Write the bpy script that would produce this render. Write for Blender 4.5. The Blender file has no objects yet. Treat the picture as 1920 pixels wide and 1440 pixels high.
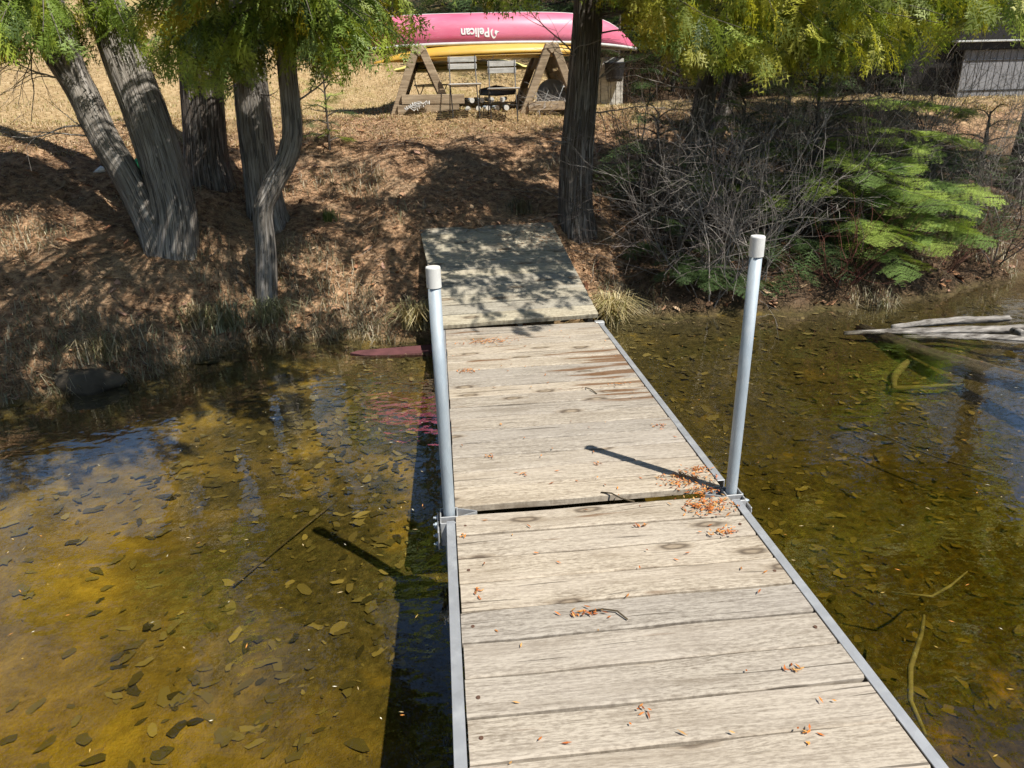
import bpy, bmesh, math, random
import numpy as np
from mathutils import Vector, Matrix

S = bpy.context.scene
COL = S.collection

# ------------------------------------------------------------------ camera, sky, sun, exposure
# z = 0 is the deck of the dock, the water lies at z = -0.25; dock runs along +Y, x to the right
cam_d = bpy.data.cameras.new('camera')
cam = bpy.data.objects.new('camera', cam_d)
COL.objects.link(cam)
S.camera = cam
cam_d.sensor_width = 36.0
cam_d.lens = 36.0 * 1331.0 / 1920.0
cam_d.clip_start = 0.05
cam_d.clip_end = 600.0
YAW, PITCH, ROLL = math.radians(-5.295), math.radians(21.556), math.radians(1.564)
Mc = Matrix.Rotation(YAW, 3, 'Z') @ Matrix.Rotation(-PITCH, 3, 'X') @ Matrix.Rotation(ROLL, 3, 'Y')
right, fwd, up = Mc @ Vector((1, 0, 0)), Mc @ Vector((0, 1, 0)), Mc @ Vector((0, 0, 1))
cam.matrix_world = Matrix(((right.x, up.x, -fwd.x, 0.052), (right.y, up.y, -fwd.y, -2.452),
                           (right.z, up.z, -fwd.z, 1.554), (0, 0, 0, 1)))

SUN = Vector((0.468, -0.47, 1.0)).normalized()          # towards the sun
SUN_EL = math.asin(SUN.z)
SUN_AZ = math.atan2(SUN.x, SUN.y)
W = bpy.data.worlds.new('World')
S.world = W
W.use_nodes = True
wn = W.node_tree
sky = wn.nodes.new('ShaderNodeTexSky')
sky.sky_type = 'NISHITA'
sky.sun_disc = False
sky.sun_elevation = SUN_EL
sky.sun_rotation = SUN_AZ
sky.dust_density = 0.3
sky.ozone_density = 2.5
wn.links.new(sky.outputs[0], wn.nodes['Background'].inputs[0])
wn.nodes['Background'].inputs[1].default_value = 0.075
sd = bpy.data.lights.new('sun', 'SUN')
sd.energy = 5.0
sd.angle = math.radians(0.53)
sd.color = (1.0, 0.955, 0.88)
sun = bpy.data.objects.new('sun', sd)
COL.objects.link(sun)
sun.rotation_euler = SUN.to_track_quat('Z', 'Y').to_euler()
sun.location = SUN * 30
S.view_settings.view_transform = 'Standard'
S.view_settings.look = 'None'
S.view_settings.gamma = 1.0
S.view_settings.use_curve_mapping = False
S.view_settings.exposure = 0.42
S.cycles.transparent_max_bounces = 16
S.cycles.max_bounces = 6
S.cycles.diffuse_bounces = 2
S.cycles.glossy_bounces = 2
S.cycles.transmission_bounces = 4
S.cycles.denoising_prefilter = 'FAST'
S.cycles.use_adaptive_sampling = True
S.cycles.adaptive_threshold = 0.02
S.cycles.use_denoising = True
S.cycles.caustics_reflective = False
S.cycles.caustics_refractive = False

random.seed(7)
RNG = np.random.default_rng(11)
PI = math.pi


# ------------------------------------------------------------------ helpers: objects
def tag(o, label=None, cat=None, group=None, kind=None):
    if label: o['label'] = label
    if cat: o['category'] = cat
    if group: o['group'] = group
    if kind: o['kind'] = kind
    return o


def empty(name, loc, label, cat, group=None, rz=0.0):
    o = bpy.data.objects.new(name, None)
    COL.objects.link(o)
    o.location = loc
    o.rotation_euler = (0, 0, rz)
    o.empty_display_size = 0.1
    return tag(o, label, cat, group)


def link(name, me, mat=None, parent=None, loc=None, rot=None):
    o = bpy.data.objects.new(name, me)
    COL.objects.link(o)
    if mat is not None and not me.materials:
        me.materials.append(mat)
    if parent is not None:
        o.parent = parent
    if loc is not None: o.location = loc
    if rot is not None: o.rotation_euler = rot
    return o


def np_mesh(name, V, F, col=None, smooth=False, uv=None):
    """V (n,3), F (m,k) all faces of one size; col (n,3) colours on points; uv (n,2)"""
    V = np.ascontiguousarray(V, dtype=np.float32)
    F = np.ascontiguousarray(F, dtype=np.int32)
    m, k = F.shape
    me = bpy.data.meshes.new(name)
    me.vertices.add(len(V))
    me.vertices.foreach_set('co', V.ravel())
    me.loops.add(m * k)
    me.loops.foreach_set('vertex_index', F.ravel())
    me.polygons.add(m)
    me.polygons.foreach_set('loop_start', np.arange(0, m * k, k, dtype=np.int32))
    if smooth:
        me.polygons.foreach_set('use_smooth', np.ones(m, dtype=bool))
    me.update(calc_edges=True)
    if col is not None:
        a = me.attributes.new('Col', 'FLOAT_COLOR', 'POINT')
        c = np.ones((len(V), 4), dtype=np.float32)
        c[:, :3] = col
        a.data.foreach_set('color', c.ravel())
    if uv is not None:
        l = me.uv_layers.new(name='UVMap')
        l.data.foreach_set('uv', np.ascontiguousarray(uv[F.ravel()], dtype=np.float32).ravel())
    return me


class MB:
    """collects boxes, tubes and prisms into one mesh"""
    def __init__(s):
        s.v, s.f, s.sm = [], [], []

    def box(s, c, d, rot=None, bev=0.0):
        c = Vector(c); h = Vector(d) * 0.5
        R = rot if rot is not None else Matrix.Identity(3)
        if bev > 0:
            b = min(bev, h.x * .9, h.y * .9, h.z * .9)
            bm = bmesh.new()
            bmesh.ops.create_cube(bm, size=1.0)
            bmesh.ops.scale(bm, vec=(d[0], d[1], d[2]), verts=bm.verts)
            bmesh.ops.bevel(bm, geom=list(bm.edges), offset=b, segments=1, affect='EDGES')
            n = len(s.v)
            bm.verts.index_update()
            s.v += [tuple(c + R @ v.co) for v in bm.verts]
            for f in bm.faces:
                s.f.append([n + v.index for v in f.verts]); s.sm.append(False)
            bm.free()
            return s
        n = len(s.v)
        for z in (-1, 1):
            for x, y in ((-1, -1), (1, -1), (1, 1), (-1, 1)):
                s.v.append(tuple(c + R @ Vector((x * h.x, y * h.y, z * h.z))))
        for q in ((3, 2, 1, 0), (4, 5, 6, 7), (0, 1, 5, 4), (1, 2, 6, 5), (2, 3, 7, 6), (3, 0, 4, 7)):
            s.f.append([n + i for i in q]); s.sm.append(False)
        return s

    def bar(s, a, b, w, h, upv=(0, 0, 1), bev=0.0):
        """box from a to b, w wide and h deep"""
        a, b = Vector(a), Vector(b)
        y = (b - a)
        L = y.length
        y.normalize()
        x = y.cross(Vector(upv)).normalized()
        z = x.cross(y)
        R = Matrix((x, y, z)).transposed()
        return s.box((a + b) * 0.5, (w, L, h), R, bev)

    def tube(s, pts, rad, seg=12, cap=True, smooth=True):
        pts = [Vector(p) for p in pts]
        if not hasattr(rad, '__len__'): rad = [rad] * len(pts)
        n = len(s.v)
        ref = None
        for i, p in enumerate(pts):
            t = (pts[min(i + 1, len(pts) - 1)] - pts[max(i - 1, 0)]).normalized()
            if ref is None:
                ref = t.orthogonal().normalized()
            ref = (ref - t * ref.dot(t)).normalized()
            bi = t.cross(ref)
            for k in range(seg):
                a = 2 * PI * k / seg
                s.v.append(tuple(p + (ref * math.cos(a) + bi * math.sin(a)) * rad[i]))
        for i in range(len(pts) - 1):
            for k in range(seg):
                k2 = (k + 1) % seg
                s.f.append([n + i * seg + k, n + i * seg + k2, n + (i + 1) * seg + k2, n + (i + 1) * seg + k])
                s.sm.append(smooth)
        if cap:
            s.f.append([n + k for k in range(seg)][::-1]); s.sm.append(False)
            s.f.append([n + (len(pts) - 1) * seg + k for k in range(seg)]); s.sm.append(False)
        return s

    def prism(s, poly, a, thick):
        """polygon in the plane given by (origin, ux, uy), extruded by thick along the normal"""
        o, ux, uy = (Vector(q) for q in a)
        nrm = ux.cross(uy).normalized() * thick
        n = len(s.v); k = len(poly)
        for off in (Vector((0, 0, 0)), nrm):
            for x, y in poly:
                s.v.append(tuple(o + ux * x + uy * y + off))
        s.f.append([n + i for i in range(k)][::-1]); s.sm.append(False)
        s.f.append([n + k + i for i in range(k)]); s.sm.append(False)
        for i in range(k):
            j = (i + 1) % k
            s.f.append([n + i, n + j, n + k + j, n + k + i]); s.sm.append(False)
        return s

    def mesh(s, name):
        me = bpy.data.meshes.new(name)
        me.from_pydata(s.v, [], s.f)
        me.polygons.foreach_set('use_smooth', s.sm)
        me.update()
        return me

    def build(s, name, mat, parent=None, loc=None):
        return link(name, s.mesh(name), mat, parent, loc)


# ------------------------------------------------------------------ helpers: materials
class NT:
    def __init__(s, name):
        s.m = bpy.data.materials.new(name)
        s.m.use_nodes = True
        s.t = s.m.node_tree
        s.b = s.t.nodes['Principled BSDF']
        s.out = s.t.nodes['Material Output']

    def n(s, typ, props=None, **ins):
        nd = s.t.nodes.new('ShaderNode' + typ)
        for k, v in (props or {}).items(): setattr(nd, k, v)
        for k, v in ins.items():
            key = int(k[1:]) if k[0] == 'i' and k[1:].isdigit() else k.replace('_', ' ')
            s.set(nd.inputs[key], v)
        return nd

    def set(s, sock, v):
        if isinstance(v, bpy.types.NodeSocket): s.t.links.new(v, sock)
        elif isinstance(v, bpy.types.Node): s.t.links.new(v.outputs[0], sock)
        else:
            if sock.type == 'RGBA' and len(v) == 3: v = (*v, 1.0)
            sock.default_value = v

    def math(s, op, a, b=0.0, clamp=False):
        nd = s.n('Math', {'operation': op, 'use_clamp': clamp}, i0=a, i1=b)
        return nd.outputs[0]

    def mix(s, f, a, b, mode='MIX'):
        nd = s.t.nodes.new('ShaderNodeMix')
        nd.data_type = 'RGBA'; nd.blend_type = mode
        s.set(nd.inputs[0], f); s.set(nd.inputs[6], a); s.set(nd.inputs[7], b)
        return nd.outputs[2]

    def ramp(s, f, stops):
        nd = s.t.nodes.new('ShaderNodeValToRGB')
        e = nd.color_ramp.elements
        while len(e) < len(stops): e.new(0.5)
        for i, (p, c) in enumerate(stops):
            e[i].position = p
            e[i].color = (c, c, c, 1) if isinstance(c, (int, float)) else (*c, 1)
        s.set(nd.inputs[0], f)
        return nd.outputs[0]

    def noise(s, vec, scale, detail=4.0, rough=0.55, dist=0.0):
        return s.n('TexNoise', None, Vector=vec, Scale=scale, Detail=detail, Roughness=rough, Distortion=dist).outputs[0]

    def mapping(s, vec, scale=(1, 1, 1), loc=(0, 0, 0)):
        return s.n('Mapping', None, Vector=vec, Scale=scale, Location=loc).outputs[0]

    def bump(s, h, strength=0.5, dist=0.01):
        return s.n('Bump', None, Height=h, Strength=strength, Distance=dist).outputs[0]

    def fin(s, color=None, rough=None, metal=None, normal=None, spec=None):
        if color is not None: s.set(s.b.inputs['Base Color'], color)
        if rough is not None: s.set(s.b.inputs['Roughness'], rough)
        if metal is not None: s.set(s.b.inputs['Metallic'], metal)
        if normal is not None: s.set(s.b.inputs['Normal'], normal)
        if spec is not None: s.set(s.b.inputs['Specular IOR Level'], spec)
        return s.m


def coord(t, what='Object'):
    return t.n('TexCoord').outputs[what]


def mat_plank(name, light, dark, stain=False, green=0.0):
    t = NT(name)
    oi = t.n('ObjectInfo')
    rnd = oi.outputs['Random']
    off = t.n('CombineXYZ', None, X=t.math('MULTIPLY', rnd, 37.0), Y=t.math('MULTIPLY', rnd, 91.0), Z=t.math('MULTIPLY', rnd, 13.0))
    p = t.n('VectorMath', {'operation': 'ADD'}, i0=coord(t), i1=off.outputs[0]).outputs[0]
    # knots: sparse cells, grain bends around them
    vk = t.n('TexVoronoi', {'feature': 'F1', 'voronoi_dimensions': '2D'}, Vector=t.mapping(p, (1.25, 4.0, 2.0)), Scale=1.0, Randomness=1.0)
    dk = t.math('ADD', vk.outputs['Distance'], t.math('MULTIPLY', t.math('SUBTRACT', t.noise(t.mapping(p, (14, 40, 20)), 1.0, 2.0), 0.5), 0.07))
    near = t.ramp(dk, [(0.0, 1.0), (0.30, 0.0)])
    wob = t.noise(t.mapping(p, (2.2, 9, 9)), 1.0, 2.0)
    sep = t.n('SeparateXYZ', None, Vector=p)
    yb = t.math('ADD', sep.outputs[1], t.math('MULTIPLY', near, 0.030))
    yb = t.math('ADD', yb, t.math('MULTIPLY', wob, 0.016))
    gv = t.n('CombineXYZ', None, X=t.math('MULTIPLY', sep.outputs[0], 5.0), Y=t.math('MULTIPLY', yb, 105.0), Z=t.math('MULTIPLY', sep.outputs[2], 60.0))
    grain = t.noise(gv.outputs[0], 1.0, 3.0, 0.65)
    gv2 = t.n('CombineXYZ', None, X=t.math('MULTIPLY', sep.outputs[0], 34.0), Y=t.math('MULTIPLY', yb, 190.0), Z=0.0)
    fine = t.noise(gv2.outputs[0], 1.0, 2.0, 0.6)
    patch = t.noise(t.mapping(p, (1.5, 6, 6)), 1.0, 3.0)
    spk = t.noise(t.mapping(p, (55, 130, 60)), 1.0, 2.0, 0.7)
    g = t.math('ADD', t.math('MULTIPLY', grain, 0.38), t.math('ADD', t.math('MULTIPLY', fine, 0.40), t.math('MULTIPLY', spk, 0.22)))
    c = t.ramp(g, [(0.36, dark), (0.475, tuple(0.5 * a + 0.5 * b for a, b in zip(light, dark))), (0.56, light)])
    c = t.mix(t.ramp(patch, [(0.42, 0.0), (0.70, 0.40)]), c, tuple(v * k for v, k in zip(light, (1.06, 1.06, 1.1))))
    c = t.mix(t.math('MULTIPLY', t.ramp(t.noise(t.mapping(p, (2.5, 12, 12), (3, 5, 1)), 1.0, 3.0), [(0.52, 0.0), (0.72, 1.0)]), 0.5), c, (0.22, 0.175, 0.125))
    # tone per plank
    c = t.n('HueSaturation', None, Color=c, Value=t.math('ADD', 0.86, t.math('MULTIPLY', rnd, 0.26)), Saturation=t.math('ADD', 0.85, t.math('MULTIPLY', rnd, 0.3))).outputs[0]
    # knot rings
    ring = t.math('SINE', t.math('MULTIPLY', dk, 80.0))
    kn = t.ramp(dk, [(0.05, 1.0), (0.125, 0.0)])
    cr = t.mix(t.math('ADD', 0.5, t.math('MULTIPLY', ring, 0.5)), (0.085, 0.06, 0.04), (0.30, 0.235, 0.16))
    c = t.mix(t.math('MULTIPLY', kn, 0.9), c, cr)
    # cracks (checks) along the grain
    ck = t.noise(t.n('CombineXYZ', None, X=t.math('MULTIPLY', sep.outputs[0], 2.2), Y=t.math('MULTIPLY', yb, 75.0), Z=3.3).outputs[0], 1.0, 1.0)
    ckm = t.ramp(ck, [(0.70, 0.0), (0.74, 1.0)])
    c = t.mix(t.math('MULTIPLY', ckm, 0.75), c, (0.07, 0.055, 0.04))
    if green:
        c = t.mix(t.math('MULTIPLY', t.ramp(t.noise(t.mapping(p, (2, 4, 4)), 1.3, 3.0), [(0.35, 0.0), (0.7, 1.0)]), green), c, (0.20, 0.21, 0.125))
    if stain:
        g0 = t.n('NewGeometry').outputs['Position']
        sw = t.n('SeparateXYZ', None, Vector=g0)
        sn = t.noise(t.mapping(g0, (1.7, 17.0, 1.0), (0.4, 0.2, 0)), 1.0, 2.0, 0.5)
        mx = t.ramp(sw.outputs[0], [(0.55, 0.0), (1.1, 1.0)])
        my = t.math('MULTIPLY', t.ramp(t.math('DIVIDE', sw.outputs[1], 4.0), [(0.26, 0.0), (0.31, 1.0), (0.48, 1.0), (0.55, 0.0)]), 1.0)
        mx2 = t.ramp(sw.outputs[0], [(0.0, 0.35), (0.5, 0.5), (0.95, 0.25)])
        my2 = t.ramp(t.math('DIVIDE', sw.outputs[1], 4.0), [(0.44, 0.0), (0.48, 1.0), (0.62, 1.0), (0.66, 0.0)])
        reg = t.math('MAXIMUM', t.math('MULTIPLY', mx, my), t.math('MULTIPLY', mx2, my2))
        th = t.math('ADD', sn, t.math('MULTIPLY', reg, 0.22))
        st = t.ramp(th, [(0.68, 0.0), (0.76, 1.0)])
        c = t.mix(t.math('MULTIPLY', st, 0.85), c, t.mix(fine, (0.085, 0.042, 0.018), (0.22, 0.105, 0.04)))
    hgt = t.math('SUBTRACT', g, t.math('MULTIPLY', ckm, 0.6))
    return t.fin(c, 0.85, normal=t.bump(hgt, 0.55, 0.004), spec=0.25)


def mat_bark(name, light, dark, warm):
    t = NT(name)
    uv = t.n('UVMap').outputs[0]
    w = t.noise(t.mapping(uv, (3, 3, 1)), 1.0, 2.0)
    sep = t.n('SeparateXYZ', None, Vector=uv)
    u = t.math('ADD', t.math('MULTIPLY', sep.outputs[0], 1.0), t.math('MULTIPLY', w, 0.035))
    vec = t.n('CombineXYZ', None, X=t.math('MULTIPLY', u, 85.0), Y=t.math('MULTIPLY', sep.outputs[1], 2.6), Z=0.0).outputs[0]
    a = t.noise(vec, 1.0, 4.0, 0.62)
    vec2 = t.n('CombineXYZ', None, X=t.math('MULTIPLY', u, 230.0), Y=t.math('MULTIPLY', sep.outputs[1], 6.0), Z=2.0).outputs[0]
    b = t.noise(vec2, 1.0, 3.0, 0.65)
    h = t.math('ADD', t.math('MULTIPLY', a, 0.65), t.math('MULTIPLY', b, 0.35))
    c = t.ramp(h, [(0.40, dark), (0.49, warm), (0.60, light)])
    pa = t.noise(t.mapping(uv, (3, 1.4, 1), (7, 2, 0)), 1.0, 3.0)
    c = t.mix(t.ramp(pa, [(0.45, 0.0), (0.7, 0.6)]), c, tuple(v * 0.55 for v in warm))
    # lichen / weathered grey
    c = t.mix(t.ramp(t.noise(t.mapping(uv, (5, 2.5, 1), (1, 9, 0)), 1.0, 4.0), [(0.58, 0.0), (0.72, 0.45)]), c, (0.33, 0.33, 0.30))
    return t.fin(c, 0.92, normal=t.bump(h, 1.0, 0.025), spec=0.15)


def mat_leafy(name, trans=0.35, rough=0.55, hue=None):
    t = NT(name)
    c = t.n('Attribute', {'attribute_name': 'Col'}).outputs['Color']
    t.t.nodes.remove(t.b)
    d = t.n('BsdfDiffuse', None, Color=c)
    tr = t.n('BsdfTranslucent', None, Color=t.mix(0.5, c, t.mix(1.0, c, (1.3, 1.25, 0.4), 'MULTIPLY')))
    g = t.n('BsdfGlossy', None, Color=(1, 1, 1), Roughness=rough)
    m1 = t.n('MixShader', None, i0=trans, i1=d.outputs[0], i2=tr.outputs[0])
    m2 = t.n('MixShader', None, i0=0.035, i1=m1.outputs[0], i2=g.outputs[0])
    t.t.links.new(m2.outputs[0], t.out.inputs[0])
    return t.m


def mat_attr(name, rough=0.9):
    t = NT(name)
    return t.fin(t.n('Attribute', {'attribute_name': 'Col'}).outputs['Color'], rough, spec=0.15)


def mat_wood(name, light, dark, scale=(3, 40, 40)):
    t = NT(name)
    rnd = t.n('ObjectInfo').outputs['Random']
    p = t.n('VectorMath', {'operation': 'ADD'}, i0=coord(t), i1=t.math('MULTIPLY', rnd, 50.0)).outputs[0]
    g = t.noise(t.mapping(p, scale), 1.0, 4.0, 0.65)
    k = t.noise(p, 6.0, 3.0)
    c = t.ramp(g, [(0.32, dark), (0.66, light)])
    c = t.mix(t.ramp(k, [(0.5, 0.0), (0.75, 0.5)]), c, tuple(v * 0.6 for v in dark))
    return t.fin(c, 0.85, normal=t.bump(g, 0.5, 0.004), spec=0.2)


def mat_galv(name, base=(0.40, 0.46, 0.50), rough=0.58, metal=0.35, scale=26.0):
    t = NT(name)
    p = coord(t)
    sp = t.n('TexVoronoi', {'feature': 'F1'}, Vector=t.mapping(p, (1, 1, .45)), Scale=scale * 1.6, Randomness=1.0).outputs['Color']
    spk = t.n('SeparateXYZ', None, Vector=sp).outputs[0]
    n2 = t.noise(t.mapping(p, (1, 1, .25)), scale, 3.0)
    c = t.mix(t.math('MULTIPLY', spk, 0.35), base, tuple(v * 0.72 for v in base))
    c = t.mix(t.ramp(n2, [(0.5, 0.0), (0.75, 0.55)]), c, (0.62, 0.63, 0.62))
    return t.fin(c, t.math('ADD', rough - .08, t.math('MULTIPLY', n2, 0.3)), metal, t.bump(n2, 0.12, 0.003))


def mat_plain(name, c, rough=0.6, metal=0.0, var=0.25, scale=12.0, spec=0.4):
    t = NT(name)
    n1 = t.noise(coord(t), scale, 4.0, 0.6)
    cc = t.mix(t.ramp(n1, [(0.35, 0.0), (0.75, 1.0)]), c, tuple(v * (1 - var) for v in c))
    return t.fin(cc, rough, metal, t.bump(n1, 0.15, 0.003), spec)


def mat_hull(name, c, fade, dirt=0.25):
    t = NT(name)
    p = coord(t)
    a = t.noise(t.mapping(p, (0.7, 2, 2)), 1.6, 3.0)
    b = t.noise(t.mapping(p, (1.2, 9, 9)), 5.0, 4.0, 0.7)
    cc = t.mix(t.ramp(a, [(0.35, 0.0), (0.7, 0.7)]), c, fade)
    cc = t.mix(t.math('MULTIPLY', t.ramp(b, [(0.55, 0.0), (0.75, 1.0)]), dirt), cc, tuple(v * 0.5 for v in c))
    scr = t.noise(t.mapping(p, (1.0, 30, 30)), 3.0, 2.0)
    cc = t.mix(t.ramp(scr, [(0.66, 0.0), (0.70, 0.25)]), cc, (0.8, 0.7, 0.7))
    return t.fin(cc, 0.42, normal=t.bump(b, 0.08, 0.003), spec=0.45)


M = {}
M['plank'] = mat_plank('weathered_deck_wood', (0.465, 0.405, 0.32), (0.19, 0.153, 0.113), stain=True)
M['ramp'] = mat_plank('green_grey_deck_wood', (0.45, 0.405, 0.31), (0.17, 0.145, 0.105), green=0.06)
M['bark'] = mat_bark('cedar_bark', (0.52, 0.485, 0.43), (0.07, 0.057, 0.046), (0.29, 0.255, 0.215))
M['bark2'] = mat_bark('dark_cedar_bark', (0.33, 0.285, 0.245), (0.036, 0.029, 0.023), (0.135, 0.11, 0.09))
M['leaf'] = mat_leafy('cedar_foliage', 0.42)
M['fir'] = mat_leafy('fir_needles', 0.25)
M['grass'] = mat_leafy('dry_grass', 0.20)
M['litter'] = mat_attr('litter')
M['twig'] = mat_attr('bare_twig')
M['galv'] = mat_galv('galvanised_steel')
M['alu'] = mat_galv('aluminium_rail', (0.50, 0.51, 0.52), 0.5, 0.6, 14.0)
M['cast'] = mat_galv('cast_aluminium', (0.52, 0.52, 0.51), 0.55, 0.55, 40.0)
M['cap'] = mat_plain('white_plastic', (0.74, 0.73, 0.68), 0.5, var=0.14)
M['oldwood'] = mat_wood('old_timber', (0.50, 0.39, 0.26), (0.23, 0.165, 0.105))
M['greywood'] = mat_wood('grey_timber', (0.66, 0.64, 0.59), (0.38, 0.36, 0.32))
M['drift'] = mat_wood('driftwood', (0.40, 0.37, 0.33), (0.04, 0.032, 0.024), (2.6, 34, 34))
M['wetwood'] = mat_wood('wet_wood', (0.13, 0.10, 0.06), (0.045, 0.035, 0.022), (3, 26, 26))
M['yellowwood'] = mat_wood('sunken_peeled_wood', (0.24, 0.20, 0.08), (0.11, 0.09, 0.032), (6, 30, 30))
M['redhull'] = mat_hull('faded_red_hull', (0.66, 0.125, 0.215), (0.76, 0.27, 0.38))
M['yellowhull'] = mat_hull('yellow_hull', (0.62, 0.36, 0.05), (0.70, 0.46, 0.11), 0.35)
M['palehull'] = mat_hull('pale_yellow_hull', (0.82, 0.73, 0.20), (0.84, 0.78, 0.36), 0.15)
M['white'] = mat_plain('white_print', (0.85, 0.85, 0.84), 0.5, var=0.08)
M['trim'] = mat_plain('pale_grey_trim', (0.62, 0.63, 0.60), 0.45, var=0.2)
M['black'] = mat_plain('black_plastic', (0.025, 0.025, 0.028), 0.5)
M['greymetal'] = mat_plain('grey_metal', (0.36, 0.37, 0.37), 0.5, 0.3, var=0.3, scale=8)
M['darkmetal'] = mat_plain('dark_steel', (0.10, 0.10, 0.10), 0.5, 0.5)
M['rust'] = mat_plain('rusty_screw', (0.16, 0.09, 0.06), 0.7, 0.4)
M['redboard'] = mat_plain('dark_red_paint', (0.135, 0.05, 0.05), 0.8, var=0.5, scale=9)
M['rope'] = mat_plain('pale_rope', (0.55, 0.53, 0.49), 0.9, var=0.4, scale=60)
M['shed'] = mat_plain('grey_boards', (0.27, 0.27, 0.28), 0.8, var=0.2, scale=5)
M['darkboard'] = mat_plain('dark_brown_boards', (0.014, 0.011, 0.009), 0.8, var=0.4)  # near black paints recess shade on upper wall and side bay
M['greencloth'] = mat_plain('green_cloth', (0.02, 0.22, 0.10), 0.8, var=0.5, scale=25)


def mat_ground():
    t = NT('ground_cover')
    a = t.n('Attribute', {'attribute_name': 'Zone'}).outputs['Color']
    z = t.n('SeparateXYZ', None, Vector=a)
    shade_litter = t.n('Attribute', {'attribute_name': 'Humus'}).outputs['Fac']
    p = coord(t)
    n1 = t.noise(p, 1.3, 5.0, 0.6)
    n2 = t.noise(p, 14.0, 5.0, 0.65)
    n3 = t.noise(p, 70.0, 3.0, 0.7)
    bank = t.ramp(n2, [(0.36, (0.050, 0.030, 0.018)), (0.50, (0.25, 0.142, 0.074)), (0.62, (0.52, 0.33, 0.19))])
    bank = t.mix(t.ramp(n3, [(0.44, 0.0), (0.64, 0.6)]), bank, (0.48, 0.325, 0.20))
    bank = t.mix(t.ramp(t.noise(p, 2.2, 4.0, 0.6), [(0.48, 0.0), (0.68, 0.55)]), bank, t.ramp(n3, [(0.35, (0.20, 0.145, 0.085)), (0.65, (0.52, 0.40, 0.26))]))
    lawn = t.ramp(n2, [(0.32, (0.27, 0.18, 0.085)), (0.52, (0.47, 0.335, 0.175)), (0.68, (0.60, 0.45, 0.25))])
    lawn = t.mix(t.ramp(n1, [(0.52, 0.0), (0.70, 0.55)]), lawn, (0.33, 0.30, 0.09))
    lawn = t.mix(t.ramp(n3, [(0.40, 0.55), (0.56, 0.0)]), lawn, (0.24, 0.16, 0.08))
    # lake bed: yellow sand under dark leaf mats
    nb = t.noise(p, 1.1, 5.0, 0.62, 0.6)
    nb2 = t.noise(p, 7.0, 6.0, 0.68)
    nb3 = t.noise(p, 38.0, 4.0, 0.75)
    nb4 = t.noise(p, 2.6, 4.0, 0.6, 0.8)
    mixn = t.math('ADD', t.math('MULTIPLY', nb2, 0.55), t.math('MULTIPLY', nb3, 0.45))
    bed = t.ramp(mixn, [(0.36, (0.145, 0.098, 0.025)), (0.50, (0.31, 0.205, 0.045)), (0.63, (0.47, 0.32, 0.075))])
    bed = t.mix(t.ramp(nb4, [(0.46, 0.0), (0.62, 0.75)]), bed, t.ramp(nb3, [(0.35, (0.44, 0.285, 0.038)), (0.65, (0.70, 0.47, 0.075))]))
    mat_m = t.ramp(t.math('ADD', t.math('MULTIPLY', nb, 0.55), t.math('MULTIPLY', mixn, 0.45)), [(0.37, 0.10), (0.52, 1.0)])
    mat_m = t.math('MULTIPLY', mat_m, z.outputs[2], True)
    matc = t.ramp(t.math('ADD', t.math('MULTIPLY', t.noise(p, 22.0, 4.0, 0.7), 0.6), t.math('MULTIPLY', nb3, 0.4)), [(0.36, (0.035, 0.030, 0.012)), (0.52, (0.085, 0.068, 0.027)), (0.66, (0.16, 0.125, 0.048))])
    bed = t.mix(mat_m, bed, matc)
    bank = t.mix(t.math('MULTIPLY', shade_litter, .85), bank, t.ramp(n2, [(.35, (.02, .015, .011)), (.62, (.10, .065, .04))]))  # dark tone: painted foliage shade on the right bank, leaf litter in the thicket
    c = t.mix(z.outputs[0], bank, lawn)
    c = t.mix(z.outputs[1], c, bed)
    h = t.math('ADD', t.math('MULTIPLY', n2, 0.7), t.math('MULTIPLY', n3, 0.5))
    return t.fin(c, 0.95, normal=t.bump(h, 0.8, 0.03), spec=0.1)


def mat_water():
    t = NT('lake_water')
    t.t.nodes.remove(t.b)
    p = coord(t)
    w = t.math('ADD', t.noise(t.mapping(p, (1, 1.6, 1)), 5.0, 2.0, 0.5, 0.3), t.math('MULTIPLY', t.noise(p, 17.0, 2.0), 0.25))
    nrm = t.bump(w, 0.10, 0.035)
    geo = t.n('NewGeometry')
    cs = t.math('ABSOLUTE', t.n('VectorMath', {'operation': 'DOT_PRODUCT'}, i0=geo.outputs['Incoming'], i1=nrm).outputs['Value'])
    sch = t.math('POWER', t.math('SUBTRACT', 1.0, cs, True), 2.4)
    fr = t.math('ADD', 0.04, t.math('MULTIPLY', sch, 0.95), True)
    g = t.n('BsdfGlossy', None, Color=(1, 1, 1), Roughness=0.012, Normal=nrm)
    tr = t.n('BsdfTransparent', None, Color=(1, 1, 1))
    mx = t.n('MixShader', None, i0=fr, i1=tr.outputs[0], i2=g.outputs[0])
    t.t.links.new(mx.outputs[0], t.out.inputs[0])
    va = t.n('VolumeAbsorption', None, Color=(0.745, 0.66, 0.05), Density=1.9)
    t.t.links.new(va.outputs[0], t.out.inputs[1])
    return t.m


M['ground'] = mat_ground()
M['water'] = mat_water()

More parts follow.
